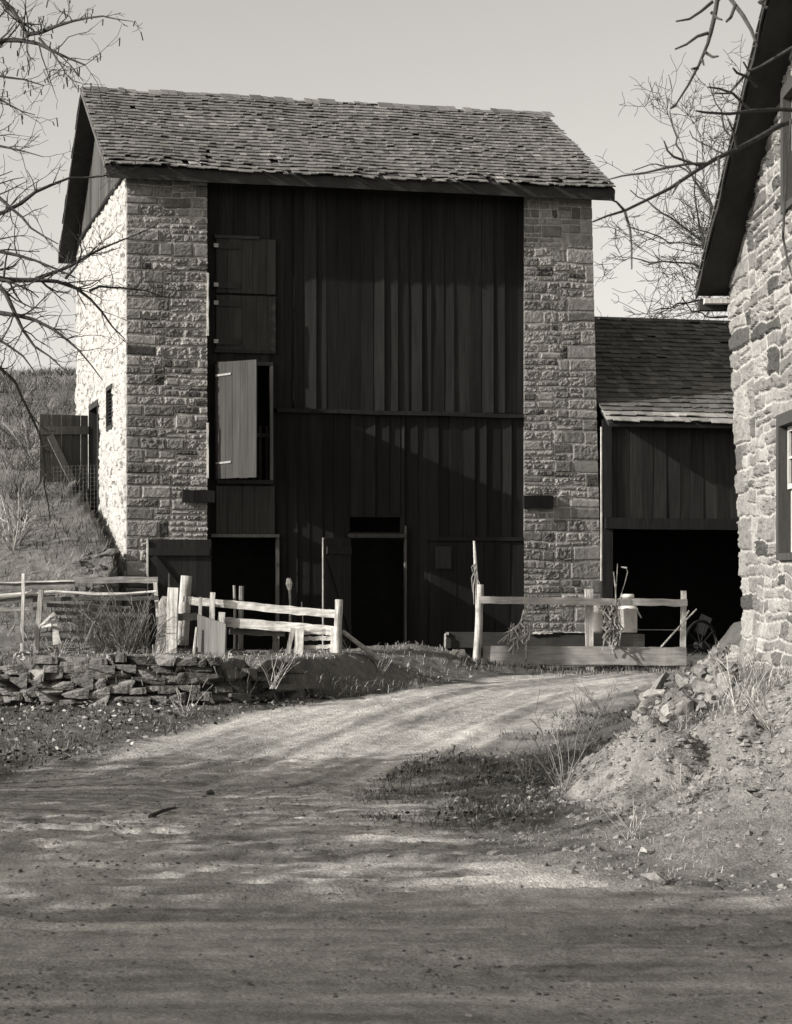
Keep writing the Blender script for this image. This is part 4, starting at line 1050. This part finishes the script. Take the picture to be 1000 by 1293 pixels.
# hillside grass
g = MB()
def hill_keep(x, y):
    lx, ly = to_barn(x, y); return (lx < -.12 + np.where(ly > 8.9, (ly - 8.8) * .8, 0)) & ~((lx > -1.3) & (ly > 1.8) & (ly < 5.2) & (rng.uniform(0, 1, len(x)) < .45)) & (fbm(x * .8, y * .8, 3, 201) + rng.uniform(-.7, .7, len(x)) > -.25)
x, y = scatter(46000, -11.5, -4.0, 33.3, 60, hill_keep)
h = rng.uniform(.06, .24, len(x)) * (1 + .5 * fbm(x * .6, y * .6, 3, 202)); blades(g, x, y, h, rng.uniform(.006, .016, len(x)), 2.2, rng.uniform(.08, .72, len(x)) * np.clip(1 + 1.6 * fbm(x * .8, y * .8, 3, 203), .12, 2), None, .75)
stuff(g.build('hill_grass', M_straw), 'dry tufted grass covering the hillside beside the barn', 'grass')
# yard edge and wall top
g = MB()
def terr_keep(x, y): return (y > wall_line(x) + .05) & (y < wall_line(x) + 4.2) & (fbm(x * 1.4, y * 1.4, 3, 205) + rng.uniform(-.6, .6, len(x)) > -.05 + .12 * (y - wall_line(x) - 1))
x, y = scatter(9000, -7, 1.6, 27, 36, terr_keep)
h = rng.uniform(.03, .13, len(x)); blades(g, x, y, h, rng.uniform(.008, .018, len(x)), 1.3, rng.uniform(.35, 1.4, len(x)))
x, y = scatter(10000, -7, .6, 27, 33, lambda x, y: np.abs(y - wall_line(x) - .14) < .2)
h = rng.uniform(.06, .22, len(x)); blades(g, x, y, h, rng.uniform(.006, .014, len(x)), 1.6, rng.uniform(.2, 1.3, len(x)), np.maximum(height(x, y), height(x, y + .25)) - .03)
x, y = scatter(2600, 1.0, 5.2, 33.4, 35.6, lambda x, y: (fbm(x * 1.4, y * 1.4, 3, 215) + rng.uniform(-.6, .6, len(x)) > .1))
blades(g, x, y, rng.uniform(.04, .16, len(x)), rng.uniform(.008, .02, len(x)), 1.0, rng.uniform(.15, .6, len(x)))
stuff(g.build('yard_grass', M_straw), 'short straw coloured grass along the wall top and under the fences', 'grass')
# weedy bank with fallen leaves
g = MB()
def bank_keep(x, y): return (x < road_left(y) + .05) & (y < wall_line(x) + .0) & (fbm(x * 1.6, y * 1.6, 3, 206) + rng.uniform(-.6, .6, len(x)) > -.2)
x, y = scatter(13000, -6.5, .6, 18.5, 31.5, bank_keep)
blades(g, x, y, rng.uniform(.02, .12, len(x)), rng.uniform(.006, .016, len(x)), 1.5, rng.uniform(.06, .7, len(x)))
stuff(g.build('bank_weeds', M_straw), 'dark low weeds on the bank between the lane and the stone wall', 'weeds')
g = MB()
def leaves(mb, x, y, smin, smax, tone, lift=.05):
    n = len(x); z = height(x, y) + rng.uniform(.005, lift, n); c = np.stack([x, y, z], -1)
    a = rng.normal(size=(n, 3)); a[:, 2] *= .5; a /= np.linalg.norm(a, axis=1)[:, None]; t = rng.normal(size=(n, 3)); b = np.cross(a, t); b /= np.linalg.norm(b, axis=1)[:, None]
    s = rng.uniform(smin, smax, n)[:, None]
    v = np.stack([c - a * s, c + b * s * .5, c + a * s, c - b * s * .5], 1).reshape(-1, 3); o = np.arange(n)[:, None] * 4
    mb.add(v, o + np.array([[0, 1, 2, 3]]), None, np.repeat(tone, 4))
x, y = scatter(11000, -6.5, .8, 19, 31.5, lambda x, y: (x < road_left(y) + .25) & (y < wall_line(x)) & (fbm(x * 1.2, y * 1.2, 3, 207) + rng.uniform(-.5, .5, len(x)) > .02))
leaves(g, x, y, .015, .042, rng.uniform(.12, 1.0, len(x)) ** 2.2 * 1.5, .09)
x, y = scatter(500, -7, 1.5, 28, 33, lambda x, y: y > wall_line(x)); leaves(g, x, y, .02, .045, rng.uniform(.5, 1.6, len(x)), .04)
stuff(g.build('fallen_leaves', M_leaf), 'curled dead leaves strewn over the bank and wall foot', 'leaves')
# dark turf beside the lane, dry grass on the house bank
g = MB()
def dark_keep(x, y): return (x > road_right(y) - .7) & (hm_at(x, y) < .12) & (fbm(x * 1.3, y * 1.3, 3, 208) + rng.uniform(-.5, .5, len(x)) > .0 + .35 * sst(.5, -.3, x - road_right(y)))
def hm_at(x, y):
    o = np.zeros_like(x)
    for (mx, my, H_, rx, ry) in MOUNDS: o = np.maximum(o, np.clip(1 - np.sqrt(((x - mx) / rx) ** 2 + ((y - my) / ry) ** 2), 0, 1))
    return o
x, y = scatter(60000, -.4, 3.4, 16.6, 27.5, dark_keep)
blades(g, x, y, rng.uniform(.015, .10, len(x)) * (1 + .8 * fbm(x * 3, y * 3, 2, 221)), rng.uniform(.003, .008, len(x)), 3.2, rng.uniform(.05, .62, len(x)) ** 1.4 * (1 + 1.3 * sst(2.6, 3.4, x)), None, .6)
x, y = scatter(3500, -.2, 3.2, 16.6, 27.5, dark_keep); leaves(g, x, y, .012, .035, rng.uniform(.1, 1.0, len(x)) ** 2 * 1.3, .05)
stuff(g.build('dark_turf', M_straw), 'dark matted turf between the lane and the dirt mound', 'turf')
g = MB()
x, y = scatter(9000, 2.7, 4.6, 18.8, 25.5, lambda x, y: (x < 3.88) & (hm_at(x, y) < .25) & (rng.uniform(0, 1, len(x)) < (.35 + .6 * sst(3.0, 3.8, x)) * (1 - .93 * sst(21.0, 22.0, y) * (x < 3.75))))
blades(g, x, y, rng.uniform(.04, .20, len(x)), rng.uniform(.004, .009, len(x)), 1.1, rng.uniform(.5, 1.5, len(x)))
x, y = scatter(5000, .6, 4.5, 14.2, 19.5, lambda x, y: (x > road_right(y)) & (fbm(x * 2, y * 2, 3, 209) + rng.uniform(-.5, .5, len(x)) > .12))
blades(g, x, y, rng.uniform(.02, .09, len(x)), rng.uniform(.003, .007, len(x)), 1.2, rng.uniform(.4, 1.4, len(x)))
stuff(g.build('dry_grass', M_straw), 'tall straw coloured grass against the foot of the house and on the mound', 'grass')
# clods and gravel
def clods(mb, x, y, s, tone):
    n = len(x); z = height(x, y); base = np.array([[1, 0, 0], [.2, .95, 0], [-.8, .6, 0], [-.8, -.6, 0], [.3, -.95, 0], [.45, .1, .62], [-.35, .25, .7], [-.1, -.4, .6]])
    ang = rng.uniform(0, 6.28, n); ca, sa = np.cos(ang), np.sin(ang)
    p = base[None] * (1 + .35 * rng.uniform(-1, 1, (n, 8, 1)))
    v = np.stack([p[..., 0] * ca[:, None] - p[..., 1] * sa[:, None], p[..., 0] * sa[:, None] + p[..., 1] * ca[:, None], p[..., 2] * .8 - .15], -1) * s[:, None, None] + np.stack([x, y, z], -1)[:, None]
    o = np.arange(n)[:, None] * 8
    mb.add(v.reshape(-1, 3), None, np.concatenate([o + np.array([t]) for t in ((0, 1, 5), (1, 2, 6), (1, 6, 5), (2, 3, 6), (3, 7, 6), (3, 4, 7), (4, 0, 5), (4, 5, 7), (5, 6, 7))]), np.repeat(tone, 8))
g = MB()
x, y = scatter(90000, -4.5, 4.6, 7.4, 24, lambda x, y: rng.uniform(0, 1, len(x)) < .10 + .9 * sst(-.2, .35, fbm(x * 1.0, y * 1.0, 3, 211)) * (1 - .75 * sst(20, 24, y)))
clods(g, x, y, .0025 + .022 * rng.random(len(x)) ** 6, rng.uniform(.07, .30, len(x)))
x, y = scatter(26000, .4, 5.0, 13.0, 21, lambda x, y: (x > road_right(y) - .3) & (rng.uniform(0, 1, len(x)) < .2 + sst(0, .1, hm_at(x, y))))
clods(g, x, y, .006 + .045 * rng.random(len(x)) ** 6, rng.uniform(.09, .30, len(x)))
stuff(g.build('gravel', M_ground), 'clods and grit scattered over the road and the dirt mound', 'gravel')
# single dry weeds
def weed(name, base, hgt_, n, label, spread=.5, rad=.005, tone=.7, group=None, forks=3, m=M_vine, bend=.15):
    b = MB(); base = np.array(base, float)
    for i in range(n):
        a = random.uniform(0, 6.28); d = np.array([math.cos(a) * spread, math.sin(a) * spread, 1.0]); d /= np.linalg.norm(d); L_ = hgt_ * random.uniform(.55, 1.1)
        pts = [base + np.array([random.uniform(-.05, .05), random.uniform(-.05, .05), -.02])]
        for k in range(4): d = d + np.array([random.uniform(-1, 1), random.uniform(-1, 1), random.uniform(-.6, .3)]) * bend; d /= np.linalg.norm(d); pts.append(pts[-1] + d * L_ / 4)
        b.tube(pts, np.linspace(rad, rad * .5, 5), 4, tone * random.uniform(.6, 1.4), cap=False)
        for f in range(forks):
            k = random.randrange(1, 5); e = d + np.array([random.uniform(-1, 1), random.uniform(-1, 1), random.uniform(-.3, .6)]) * .9; e /= np.linalg.norm(e)
            q1 = pts[k] + e * L_ * .16; q2 = q1 + (e + np.array([0, 0, -.3 * random.random()])) * L_ * .12
            b.tube([pts[k], q1, q2], [rad * .6, rad * .5, rad * .35], 3, tone * random.uniform(.6, 1.3), cap=False)
    o = b.build(name, m, loc=tuple(base)); tag(o, label, 'weed', group); return o
for (px, py, hh_, n, lb, tn) in ((712, 1000, .85, 12, 'large sprawling leafless weed at the left foot of the dirt mound', .5), (760, 905, .5, 8, 'dark twiggy weed at the right edge of the lane before the rubble', .25), (737, 945, .55, 9, 'dark leafless weed in the turf left of the mound top', .35),
                              (665, 985, .45, 8, 'low dark weed at the left end of the turf by the lane', .35), (800, 1060, .38, 9, 'pale dry weed on the front slope of the mound', .9), (930, 905, .7, 12, 'tall dry weed behind the second mound top near the house', .9), (975, 930, .6, 12, 'bushy straw weed near the right edge beyond the mound', .9),
                              (905, 855, .35, 6, 'thin weed growing through the top of the rubble heap', .6), (955, 840, .3, 7, 'dry weed standing against the foot of the house corner', .7), (730, 900, .45, 6, 'faint thin weed at the lane edge beyond the dark turf', .4), (690, 960, .5, 7, 'dark spindly weed between the lane and the large sprawling weed', .3), (860, 1010, .3, 7, 'small dry weed high on the mound front', .9)):
    p = ground_at(px, py, 19, 3); weed('dry_weed', p, hh_, n, lb, .55, .0045, tn)
for (px, py, hh_, n, lb) in ((345, 868, .5, 12, 'pale bushy weed against the middle of the stone wall'), (235, 905, .45, 12, 'straw weed on the bank below the stone wall'), (75, 838, .45, 14, 'matted dry weed hanging over the left part of the wall top'), (40, 820, .3, 14, 'low straw tuft at the foot of the thin fence post'), (190, 840, .35, 9, 'dry weed over the wall top below the pale post'), (310, 885, .4, 8, 'thin weed at the wall foot right of the straw weed'), (480, 850, .3, 9, 'dark weed near the right end of the stone wall'), (440, 825, .25, 6, 'small dry tuft at the foot of the end post')):
    p = ground_at(px, py, 27, 3); weed('bank_weed', p, hh_, n, lb, .6, .006, .7)
for i in range(14):
    px = random.uniform(102, 196); p = P(px, random.uniform(790, 826), random.uniform(31.0, 32.8)); p[2] = hgt(p[0], p[1])
    weed('frame_weed', p, random.uniform(.5, 1.0), 9, 'brittle dark weed tangled under the open wooden frame', .45, .007, .4, 'weeds tangled under the wooden frame', 5)
for i in range(26):
    px = random.uniform(0, 120); py = random.uniform(500, 710); p = ground_at(px, py, 40, 2)
    if to_barn(p[0], p[1])[0] > -.35 or (px > 45 and 540 < py < 690): continue
    weed('hill_weed', p, random.uniform(.4, 1.2), 9, 'wiry dead weed standing in the grass of the hillside', .6, .010, random.uniform(.25, .9), 'dead weeds on the hillside', 4)
for i in range(16):
    px = random.uniform(-5, 95); py = random.uniform(478, 640); p = ground_at(px, py, 44, 2)
    if to_barn(p[0], p[1])[0] > -.9 or (px > 45 and py > 515): continue
    b = MB()
    for k in range(26):
        q = p + np.array([random.gauss(0, .16), random.gauss(0, .14), -.03]); d = np.array([random.gauss(0, .5), random.gauss(0, .5), 1.0]); L_ = random.uniform(.2, .6)
        b.tube([q, q + d * L_ * .5, q + d * L_ + np.array([random.gauss(0, .08), 0, 0])], [.010, .008, .005], 3, random.uniform(.12, .6), cap=False)
    tag(b.build('brush_clump', M_vine, loc=tuple(p)), 'low dark clump of brush on the hillside left of the barn', 'brush', 'brush clumps on the hillside')
# hanging dead vine and the vine on the middle post
def vine(label, pts_list, Y, rad, tone, loc):
    b = MB()
    for pl_ in pts_list: b.tube([P(a, c, Y + random.uniform(-.1, .1)) for a, c in pl_], rad * random.uniform(.6, 1.2), 5, tone * random.uniform(.6, 1.3), rough=.25)
    o = b.build('dead_vine', M_vine, loc=tuple(loc)); tag(o, label, 'vine')
L1 = []
for i in range(34):
    x0_ = random.uniform(640, 670); y0_ = random.uniform(785, 800); L1.append([(x0_, y0_), (x0_ + random.uniform(-8, 6), y0_ + random.uniform(5, 12)), (x0_ + random.uniform(-14, 6), y0_ + random.uniform(8, 24))])
L1 += [[(670, 762), (662, 778), (655, 788), (640, 802), (628, 812)], [(661, 770), (657, 784), (650, 796)], [(645, 786), (642, 800), (640, 815)], [(672, 765), (671, 785), (668, 805)], [(664, 832), (665, 845), (668, 852), (672, 856)], [(664, 815), (663, 832), (665, 842)], [(647, 800), (648, 815), (647, 826)]]
vine('tangle of pale dead vine hanging over the ground plank of the fence', L1, YF - .14, .012, 1.0, P(655, 800, YF))
L2 = []
for i in range(64):
    y0_ = random.uniform(760, 812); x0_ = 773 + random.uniform(-9, 8) ; L2.append([(x0_, y0_), (x0_ + random.uniform(-5, 5), y0_ + 6), (x0_ + random.uniform(-7, 7), y0_ + random.uniform(8, 18))])
L2 += [[(779, 712), (778.5, 725), (777, 745), (776, 770), (774, 800), (773, 826)], [(790, 717), (792, 722), (788, 738), (783, 752), (778, 768)], [(784, 716), (791, 717)], [(774, 722), (776, 740), (777, 755)], [(758, 765), (762, 776), (768, 786), (772, 796)], [(757, 768), (755, 775)], [(804, 770), (809, 780)]]
vine('upright clump of dead vine climbing over the rail in front of the milk cans', L2, YF - .16, .013, .8, P(775, 800, YF))

# wire netting before the side door
b = MB()
pA = P(48, 585, 40.6); 
for k in range(12):
    y_ = 588 + k * 5.2; b.tube([P(66, y_ + 3, 41.0), P(95, y_, 40.4), P(126, y_ - 1, 40.0)], .0025, 3, .5, cap=False)
for k in range(13):
    x_ = 68 + k * 4.7; Y_ = 41.0 - (x_ - 66) / 60; b.tube([P(x_, 588, Y_), P(x_, 648, Y_)], .002, 3, .5, cap=False)
tag(b.build('wire_netting', M_iron, loc=tuple(P(95, 640, 40.5))), 'fine wire netting stretched before the open side door on the hillside', 'netting')

# ================================================================== bare trees
def grow(mb, p, d, L_, r, lev, n=5, wander=.22, kids=(4, 7), up=.05, pods=None, kl=(.38, .62), sides=5, rmin=.004):
    pts = [np.array(p, float)]; d = np.array(d, float); d /= np.linalg.norm(d); ds = [d]
    for k in range(n):
        d = d + rng.normal(size=3) * wander * .6 + np.array([0, 0, up]); d /= np.linalg.norm(d); pts.append(pts[-1] + d * L_ / n); ds.append(d)
    mb.tube(pts, np.linspace(r, max(r * .42, rmin), n + 1), max(3, sides - (lev < 1)), 1.0, cap=False)
    if lev > 0:
        for _ in range(random.randint(*kids)):
            k = random.randint(1, n); e = ds[k] + rng.normal(size=3) * .75; e = e - ds[k] * .1; e /= np.linalg.norm(e)
            grow(mb, pts[k], e, L_ * random.uniform(*kl), max(r * .5 * (1 - .1 * k), rmin * 1.2), lev - 1, 4, wander * 1.1, kids, up, pods, kl, 4, rmin)
    elif pods is not None and random.random() < .35: pods.append(pts[-1])
def limb(mb, pts, r0, r1, lev, tl, kids=(4, 6), every=1, up=.03, pods=None, wob=.0, dens=1.0, rmin=.004):
    """a main limb through given points, then side shoots"""
    P_ = np.array(pts); s_ = np.concatenate([[0], np.cumsum(np.linalg.norm(np.diff(P_, axis=0), axis=1))])
    m = max(8, int(s_[-1] / .25)); f = np.linspace(0, s_[-1], m); Q_ = np.stack([np.interp(f, s_, P_[:, i]) for i in range(3)], -1)
    for _ in range(2): Q_[1:-1] = (Q_[:-2] + 2 * Q_[1:-1] + Q_[2:]) / 4
    Q_[1:-1] += rng.normal(size=Q_[1:-1].shape) * wob
    R_ = np.linspace(r0, r1, m); mb.tube(Q_, R_, 7, 1.0, rough=.08)
    cnt = int(s_[-1] * 2.6 * dens)
    for _ in range(cnt):
        k = random.randint(1, m - 1); t = Q_[k] - Q_[k - 1]; t /= np.linalg.norm(t); e = t * .6 + rng.normal(size=3) * .6; e /= np.linalg.norm(e)
        grow(mb, Q_[k], e, tl * random.uniform(.5, 1.15) * (1 - .55 * k / m), max(R_[k] * .45, .004), lev, 4, .3, kids, up, pods, rmin=rmin)
# left tree: trunk outside the frame, limbs reaching in
def PL(pts, Y0, Y1): return [P(x_, y_, Y0 + (Y1 - Y0) * i / (len(pts) - 1)) for i, (x_, y_) in enumerate(pts)]
tx, ty_ = -8.3, 30.0; tz_ = hgt(tx, ty_)
lt = thing('bare_tree', 'leafless tree with hanging seed pods reaching in from the left edge', 'tree', (tx, ty_, tz_))
m = MB(); m.tube([(tx, ty_, tz_ - .3), (tx + .1, ty_, tz_ + 1.5), (tx - .05, ty_ - .1, tz_ + 4), (tx + .15, ty_, tz_ + 7), (tx + .1, ty_, tz_ + 10)], [.34, .28, .24, .18, .1], 12, 1.0, rough=.06); m.build('trunk', M_bark, lt, smooth=True)
pods = []; m = MB()
UP = [([(-220, 190), (-90, 80), (0, 54), (34, 46), (50, 48), (62, 64), (80, 74), (108, 82)], 30, 29.4, .085, .012, 1.2), ([(34, 44), (74, 40), (87, 25), (105, 18), (133, 17), (150, 24), (168, 27)], 29.6, 29.0, .03, .005, .45),
      ([(-150, -120), (-40, -40), (6, 0), (34, 31), (36, 46)], 30, 29.6, .05, .03, 1.0), ([(-120, 60), (-40, 85), (0, 93), (31, 102), (56, 108)], 30, 29.6, .04, .008, .9), ([(50, 48), (64, 62), (75, 80), (88, 96), (98, 112)], 29.4, 29.0, .02, .005, .6),
      ([(-60, 100), (-10, 120), (20, 138), (45, 145)], 30, 29.7, .03, .006, .8), ([(-60, 170), (0, 182), (35, 196), (55, 198)], 30, 29.5, .03, .006, .8)]
LO = [([(-230, 330), (-80, 300), (0, 269), (37, 253), (62, 229), (90, 219), (124, 227), (150, 222), (172, 212)], 30, 31, .06, .006, .55), ([(-230, 300), (-60, 330), (9, 361), (46, 352), (83, 352), (114, 370), (131, 388), (133, 404), (139, 416), (158, 428)], 30, 30.6, .085, .008, .9),
      ([(46, 352), (80, 345), (111, 318), (139, 309), (160, 304), (198, 284)], 30.3, 31, .03, .006, .7), ([(114, 367), (139, 361), (173, 364), (216, 377)], 30.4, 31.2, .022, .005, .6), ([(-30, 340), (9, 360), (18, 400), (30, 425), (56, 450), (83, 468)], 30, 29.6, .045, .008, .9),
      ([(0, 395), (40, 400), (59, 406), (90, 431), (112, 455), (130, 480)], 30, 29.6, .035, .007, .8), ([(-120, 410), (0, 428), (18, 430), (31, 446), (45, 470)], 30, 29.8, .045, .008, .8), ([(-40, 230), (0, 245), (20, 262), (35, 290), (60, 300), (74, 308)], 30, 29.6, .035, .008, .8),
      ([(-120, 250), (-20, 312), (30, 325), (62, 335), (95, 350)], 30, 29.8, .05, .01, .9), ([(-80, 470), (0, 540), (20, 556), (36, 566), (44, 585)], 30, 29.8, .04, .008, .8), ([(-60, 440), (0, 452), (30, 500), (56, 560), (58, 620), (64, 660)], 31, 31.4, .03, .008, .5), ([(83, 352), (100, 332), (108, 318), (100, 300), (88, 290)], 30.4, 30.2, .02, .005, .6)]
for (pp, a_, b_2, r0, r1, tl) in UP: limb(m, PL(pp, a_, b_2), r0, r1, 1, tl, (3, 5), pods=pods, wob=.012, dens=2.6, rmin=.0032)
for (pp, a_, b_2, r0, r1, tl) in LO: limb(m, PL(pp, a_, b_2), r0, r1, 1, tl, (3, 5), pods=pods, wob=.012, dens=2.6, rmin=.0032)
m.build('crown', M_bark, lt)
m = MB()
for q in pods[:130]:
    h_ = random.uniform(.05, .13); m.beam(q, q + np.array([random.uniform(-.03, .03), random.uniform(-.03, .03), -h_]), .016, .006, .8, up=(0, -1, 0))
po = m.build('seed_pods', M_bark, lt); po['kind'] = 'stuff'
# tree beyond the shed
YT = 52.0
base = P(992, 700, YT); base[2] = hgt(base[0], base[1])
rt = thing('bare_tree', 'wide leafless tree rising behind the shed roof, half hidden by the house', 'tree', tuple(base))
m = MB(); m.tube([base - [0, 0, .3], P(990, 560, YT), P(985, 440, YT), P(978, 350, YT)], [.42, .34, .28, .2], 10, 1.0, rough=.06); m.build('trunk', M_bark, rt, smooth=True)
m = MB()
for (pp, r0) in (([(985, 420), (930, 345), (895, 310), (860, 285), (825, 262), (795, 240)], .10), ([(985, 400), (935, 330), (890, 250), (868, 215), (852, 175), (845, 140)], .10), ([(978, 350), (950, 270), (930, 200), (912, 150), (895, 105)], .09), ([(978, 350), (965, 250), (955, 170), (945, 110)], .09), ([(985, 430), (920, 350), (870, 335), (830, 330), (795, 325)], .08),
                  ([(985, 440), (930, 395), (890, 378), (850, 385), (825, 392)], .07), ([(978, 350), (1010, 260), (1040, 200), (1060, 140)], .09), ([(985, 400), (1040, 330), (1090, 300)], .08), ([(935, 345), (905, 270), (885, 235), (860, 205), (835, 205), (800, 215)], .05), ([(985, 420), (940, 350), (905, 340), (885, 300), (875, 245), (880, 190)], .06), ([(920, 400), (900, 402), (880, 395), (860, 375)], .04), ([(930, 200), (900, 190), (870, 165)], .04), ([(890, 310), (850, 310), (815, 290), (790, 285)], .035)):
    limb(m, PL(pp, YT, YT + random.uniform(-2, 2)), r0 * .62, .014, 2, 2.7, (4, 6), wob=.03, dens=.62, up=.04, rmin=.0062)
m.build('crown', M_bark, rt)
# near tree on the right, only its branch ends in the frame
fx_, fy_ = 4.6, 12.2
nt_ = thing('bare_tree', 'nearby leafless tree whose thick blurred twigs hang in at the upper right', 'tree', (fx_, fy_, hgt(fx_, fy_)))
m = MB(); m.tube([(fx_, fy_, hgt(fx_, fy_) - .2), (fx_ + .05, fy_, .2), (fx_ - .1, fy_, 2.2), (fx_, fy_, 4.5)], [.3, .24, .2, .14], 12, 1.0, rough=.05); m.build('trunk', M_bark, nt_, smooth=True)
m = MB()
def near(pp, Y0, Y1, r0, r1): 
    pts = PL(pp, Y0, Y1); m.tube(pts, np.linspace(r0, r1, len(pts)), 8, 1.0, rough=.12)
limbA = [(1480, -260), (1250, -160), (960, -60), (905, 0), (902, 20), (897, 40), (893, 55), (882, 82), (868, 108), (852, 133)]
near(limbA, 12, 9.2, .018, .004)
for pp in ([(899, 2), (885, 14), (870, 24), (853, 27)], [(893, 42), (880, 46), (866, 56), (852, 62)], [(890, 66), (899, 72), (906, 71)], [(886, 76), (888, 82)], [(898, 16), (905, 23), (911, 25)], [(880, 86), (873, 87)], [(852, 133), (846, 137)]): near(pp, 9.5, 9.4, .008, .004)
near([(1200, -150), (1000, -60), (921, -2), (938, 20), (948, 38), (953, 52), (955, 58)], 11, 9.4, .016, .005); near([(928, 6), (922, 22), (917, 27)], 9.6, 9.5, .008, .006)
near([(1000, -30), (958, 4), (968, 10)], 9.6, 9.6, .012, .008)
near([(1480, -40), (1250, 60), (1100, 120), (1010, 150), (985, 158), (955, 175), (930, 188), (900, 202), (875, 218), (845, 238), (815, 253), (788, 266), (765, 273), (748, 280)], 12, 9.0, .019, .004)
for pp in ([(893, 206), (868, 207), (840, 212), (815, 218), (785, 222), (770, 226)], [(788, 266), (795, 290), (797, 312), (797, 340)], [(788, 266), (778, 255), (770, 252)], [(885, 210), (850, 198), (842, 190), (838, 178)], [(858, 228), (848, 246)], [(930, 188), (925, 165), (918, 150)], [(907, 200), (907, 226)]): near(pp, 9.4, 9.3, .007, .003)
near([(1100, 120), (1020, 140), (985, 138), (950, 140), (920, 144), (890, 142), (878, 140)], 10.2, 9.6, .013, .004)
for pp in ([(945, 138), (925, 118), (908, 112), (893, 110)], [(950, 100), (930, 92), (925, 86)], [(1000, 60), (960, 84), (945, 90), (938, 78)], [(955, 110), (940, 95), (920, 118), (900, 118)]): near(pp, 9.6, 9.5, .008, .004)
near([(1060, 180), (998, 152), (990, 255), (988, 300), (994, 330), (1000, 350)], 10.5, 10.2, .010, .004)
m.build('crown', M_bark, nt_)

# trees left of the frame whose shade lies over the near road
def shade_tree(x, y, label, leafy, hc, rad, seed_n, nleaf, gate=-.22):
    z0 = hgt(x, y); t = thing('roadside_tree', label, 'tree', (x, y, z0))
    m = MB(); m.tube([(x, y, z0 - .3), (x + .05, y, z0 + hc * .5), (x, y + .1, z0 + hc)], [.3, .24, .15], 10, 1.0, rough=.06); m.build('trunk', M_bark, t, smooth=True)
    m = MB()
    for k in range(seed_n):
        d = rng.normal(size=3); d[2] = abs(d[2]) * .7 - .15; d /= np.linalg.norm(d); grow(m, (x, y, z0 + hc * random.uniform(.45, 1)), d, rad * random.uniform(.7, 1.15), .07, 2, 5, .3, (3, 5))
    m.build('branches', M_bark, t)
    if nleaf:
        c = rng.normal(size=(nleaf, 3)); c /= np.linalg.norm(c, axis=1)[:, None]; c *= (rng.random(nleaf) ** (1 / 2.2))[:, None] * np.array([rad, rad, rad * .8]) * (1 + .3 * fbm(c[:, 0] * 2, c[:, 1] * 2 + c[:, 2], 3, 300))[:, None]
        c += np.array([x, y, z0 + hc + .2]); a = rng.normal(size=(nleaf, 3)); a /= np.linalg.norm(a, axis=1)[:, None]; b = np.cross(a, rng.normal(size=(nleaf, 3))); b /= np.linalg.norm(b, axis=1)[:, None]; s = rng.uniform(.06, .16, nleaf)[:, None]
        v = np.stack([c - a * s, c + b * s * .55, c + a * s, c - b * s * .55], 1).reshape(-1, 3); o = np.arange(nleaf)[:, None] * 4
        kq = np.repeat(fbm(c[:, 0] * 1.1 + c[:, 1] * .7, c[:, 2] * 1.3 + c[:, 1] * .6, 3, 310) > gate, 1); o = o[kq]; m = MB(); m.add(v, o + np.array([[0, 1, 2, 3]]), None, 1.0); m.build('leaves', M_evergreen, t)
shade_tree(-11.5, 5.3, 'full leaved tree beyond the left edge that shades the near road', True, 5.2, 2.8, 26, 15000)
shade_tree(-16.0, 4.4, 'second full leaved tree farther left that shades the near road', True, 7.0, 3.1, 26, 15000)
shade_tree(-12.2, 15.6, 'bare roadside tree beyond the left edge that streaks the lane with shadow', False, 5.0, 2.6, 30, 4200)
shade_tree(-12.3, 11.2, 'thin leaved roadside tree beyond the left edge that dapples the middle of the road', False, 5.0, 2.3, 24, 5200, .06)

# ================================================================== light, sky, camera
a_, b_2, c_ = 8.5, 1.4, 4.0
S = np.array([-a_ * CY + b_2 * SY, -a_ * SY - b_2 * CY, c_]); S /= np.linalg.norm(S)
el = math.asin(S[2]); az = math.atan2(S[0], S[1])
sd = bpy.data.lights.new('sun', 'SUN'); sd.energy = 5.0; sd.angle = math.radians(.5); sd.color = (1.0, .977, .943)
so = bpy.data.objects.new('sun', sd); COL.objects.link(so); so.location = (-20, -8, 20)
so.rotation_euler = Vector(S).to_track_quat('Z', 'Y').to_euler()
wd = bpy.data.worlds.new('World'); SC.world = wd; wd.use_nodes = True
nt = wd.node_tree; N = nt.nodes; L = nt.links
sk = N.new('ShaderNodeTexSky'); sk.sky_type = 'NISHITA'; sk.sun_disc = False; sk.sun_elevation = el; sk.sun_rotation = az; sk.air_density = 1.0; sk.dust_density = 2.0; sk.ozone_density = 1.0
bw = N.new('ShaderNodeRGBToBW'); L.new(sk.outputs[0], bw.inputs[0])   # black and white film: the sky as one grey
vm = N.new('ShaderNodeVectorMath'); vm.operation = 'SCALE'; vm.inputs[0].default_value = (1.0, .964, .906); L.new(bw.outputs[0], vm.inputs['Scale'])
bg = N['Background']; L.new(vm.outputs[0], bg.inputs['Color']); bg.inputs['Strength'].default_value = .15
cam = bpy.data.cameras.new('camera'); co = bpy.data.objects.new('camera', cam); COL.objects.link(co)
co.location = (0, 0, 0); co.rotation_euler = (math.pi / 2, 0, 0)
cam.sensor_fit = 'VERTICAL'; cam.sensor_height = 36.0; cam.lens = 36.0 * FPX / 1293.0
cam.shift_y = (HY - 646.5) / 1293.0; cam.clip_end = 3000; cam.clip_start = .1
cam.dof.use_dof = True; cam.dof.focus_distance = 34.0; cam.dof.aperture_fstop = 12.0
SC.camera = co
SC.view_settings.view_transform = 'Standard'; SC.view_settings.look = 'None'; SC.view_settings.exposure = 0.60; SC.view_settings.gamma = 1.0
SC.render.engine = 'CYCLES'; SC.cycles.max_bounces = 6; SC.cycles.diffuse_bounces = 3
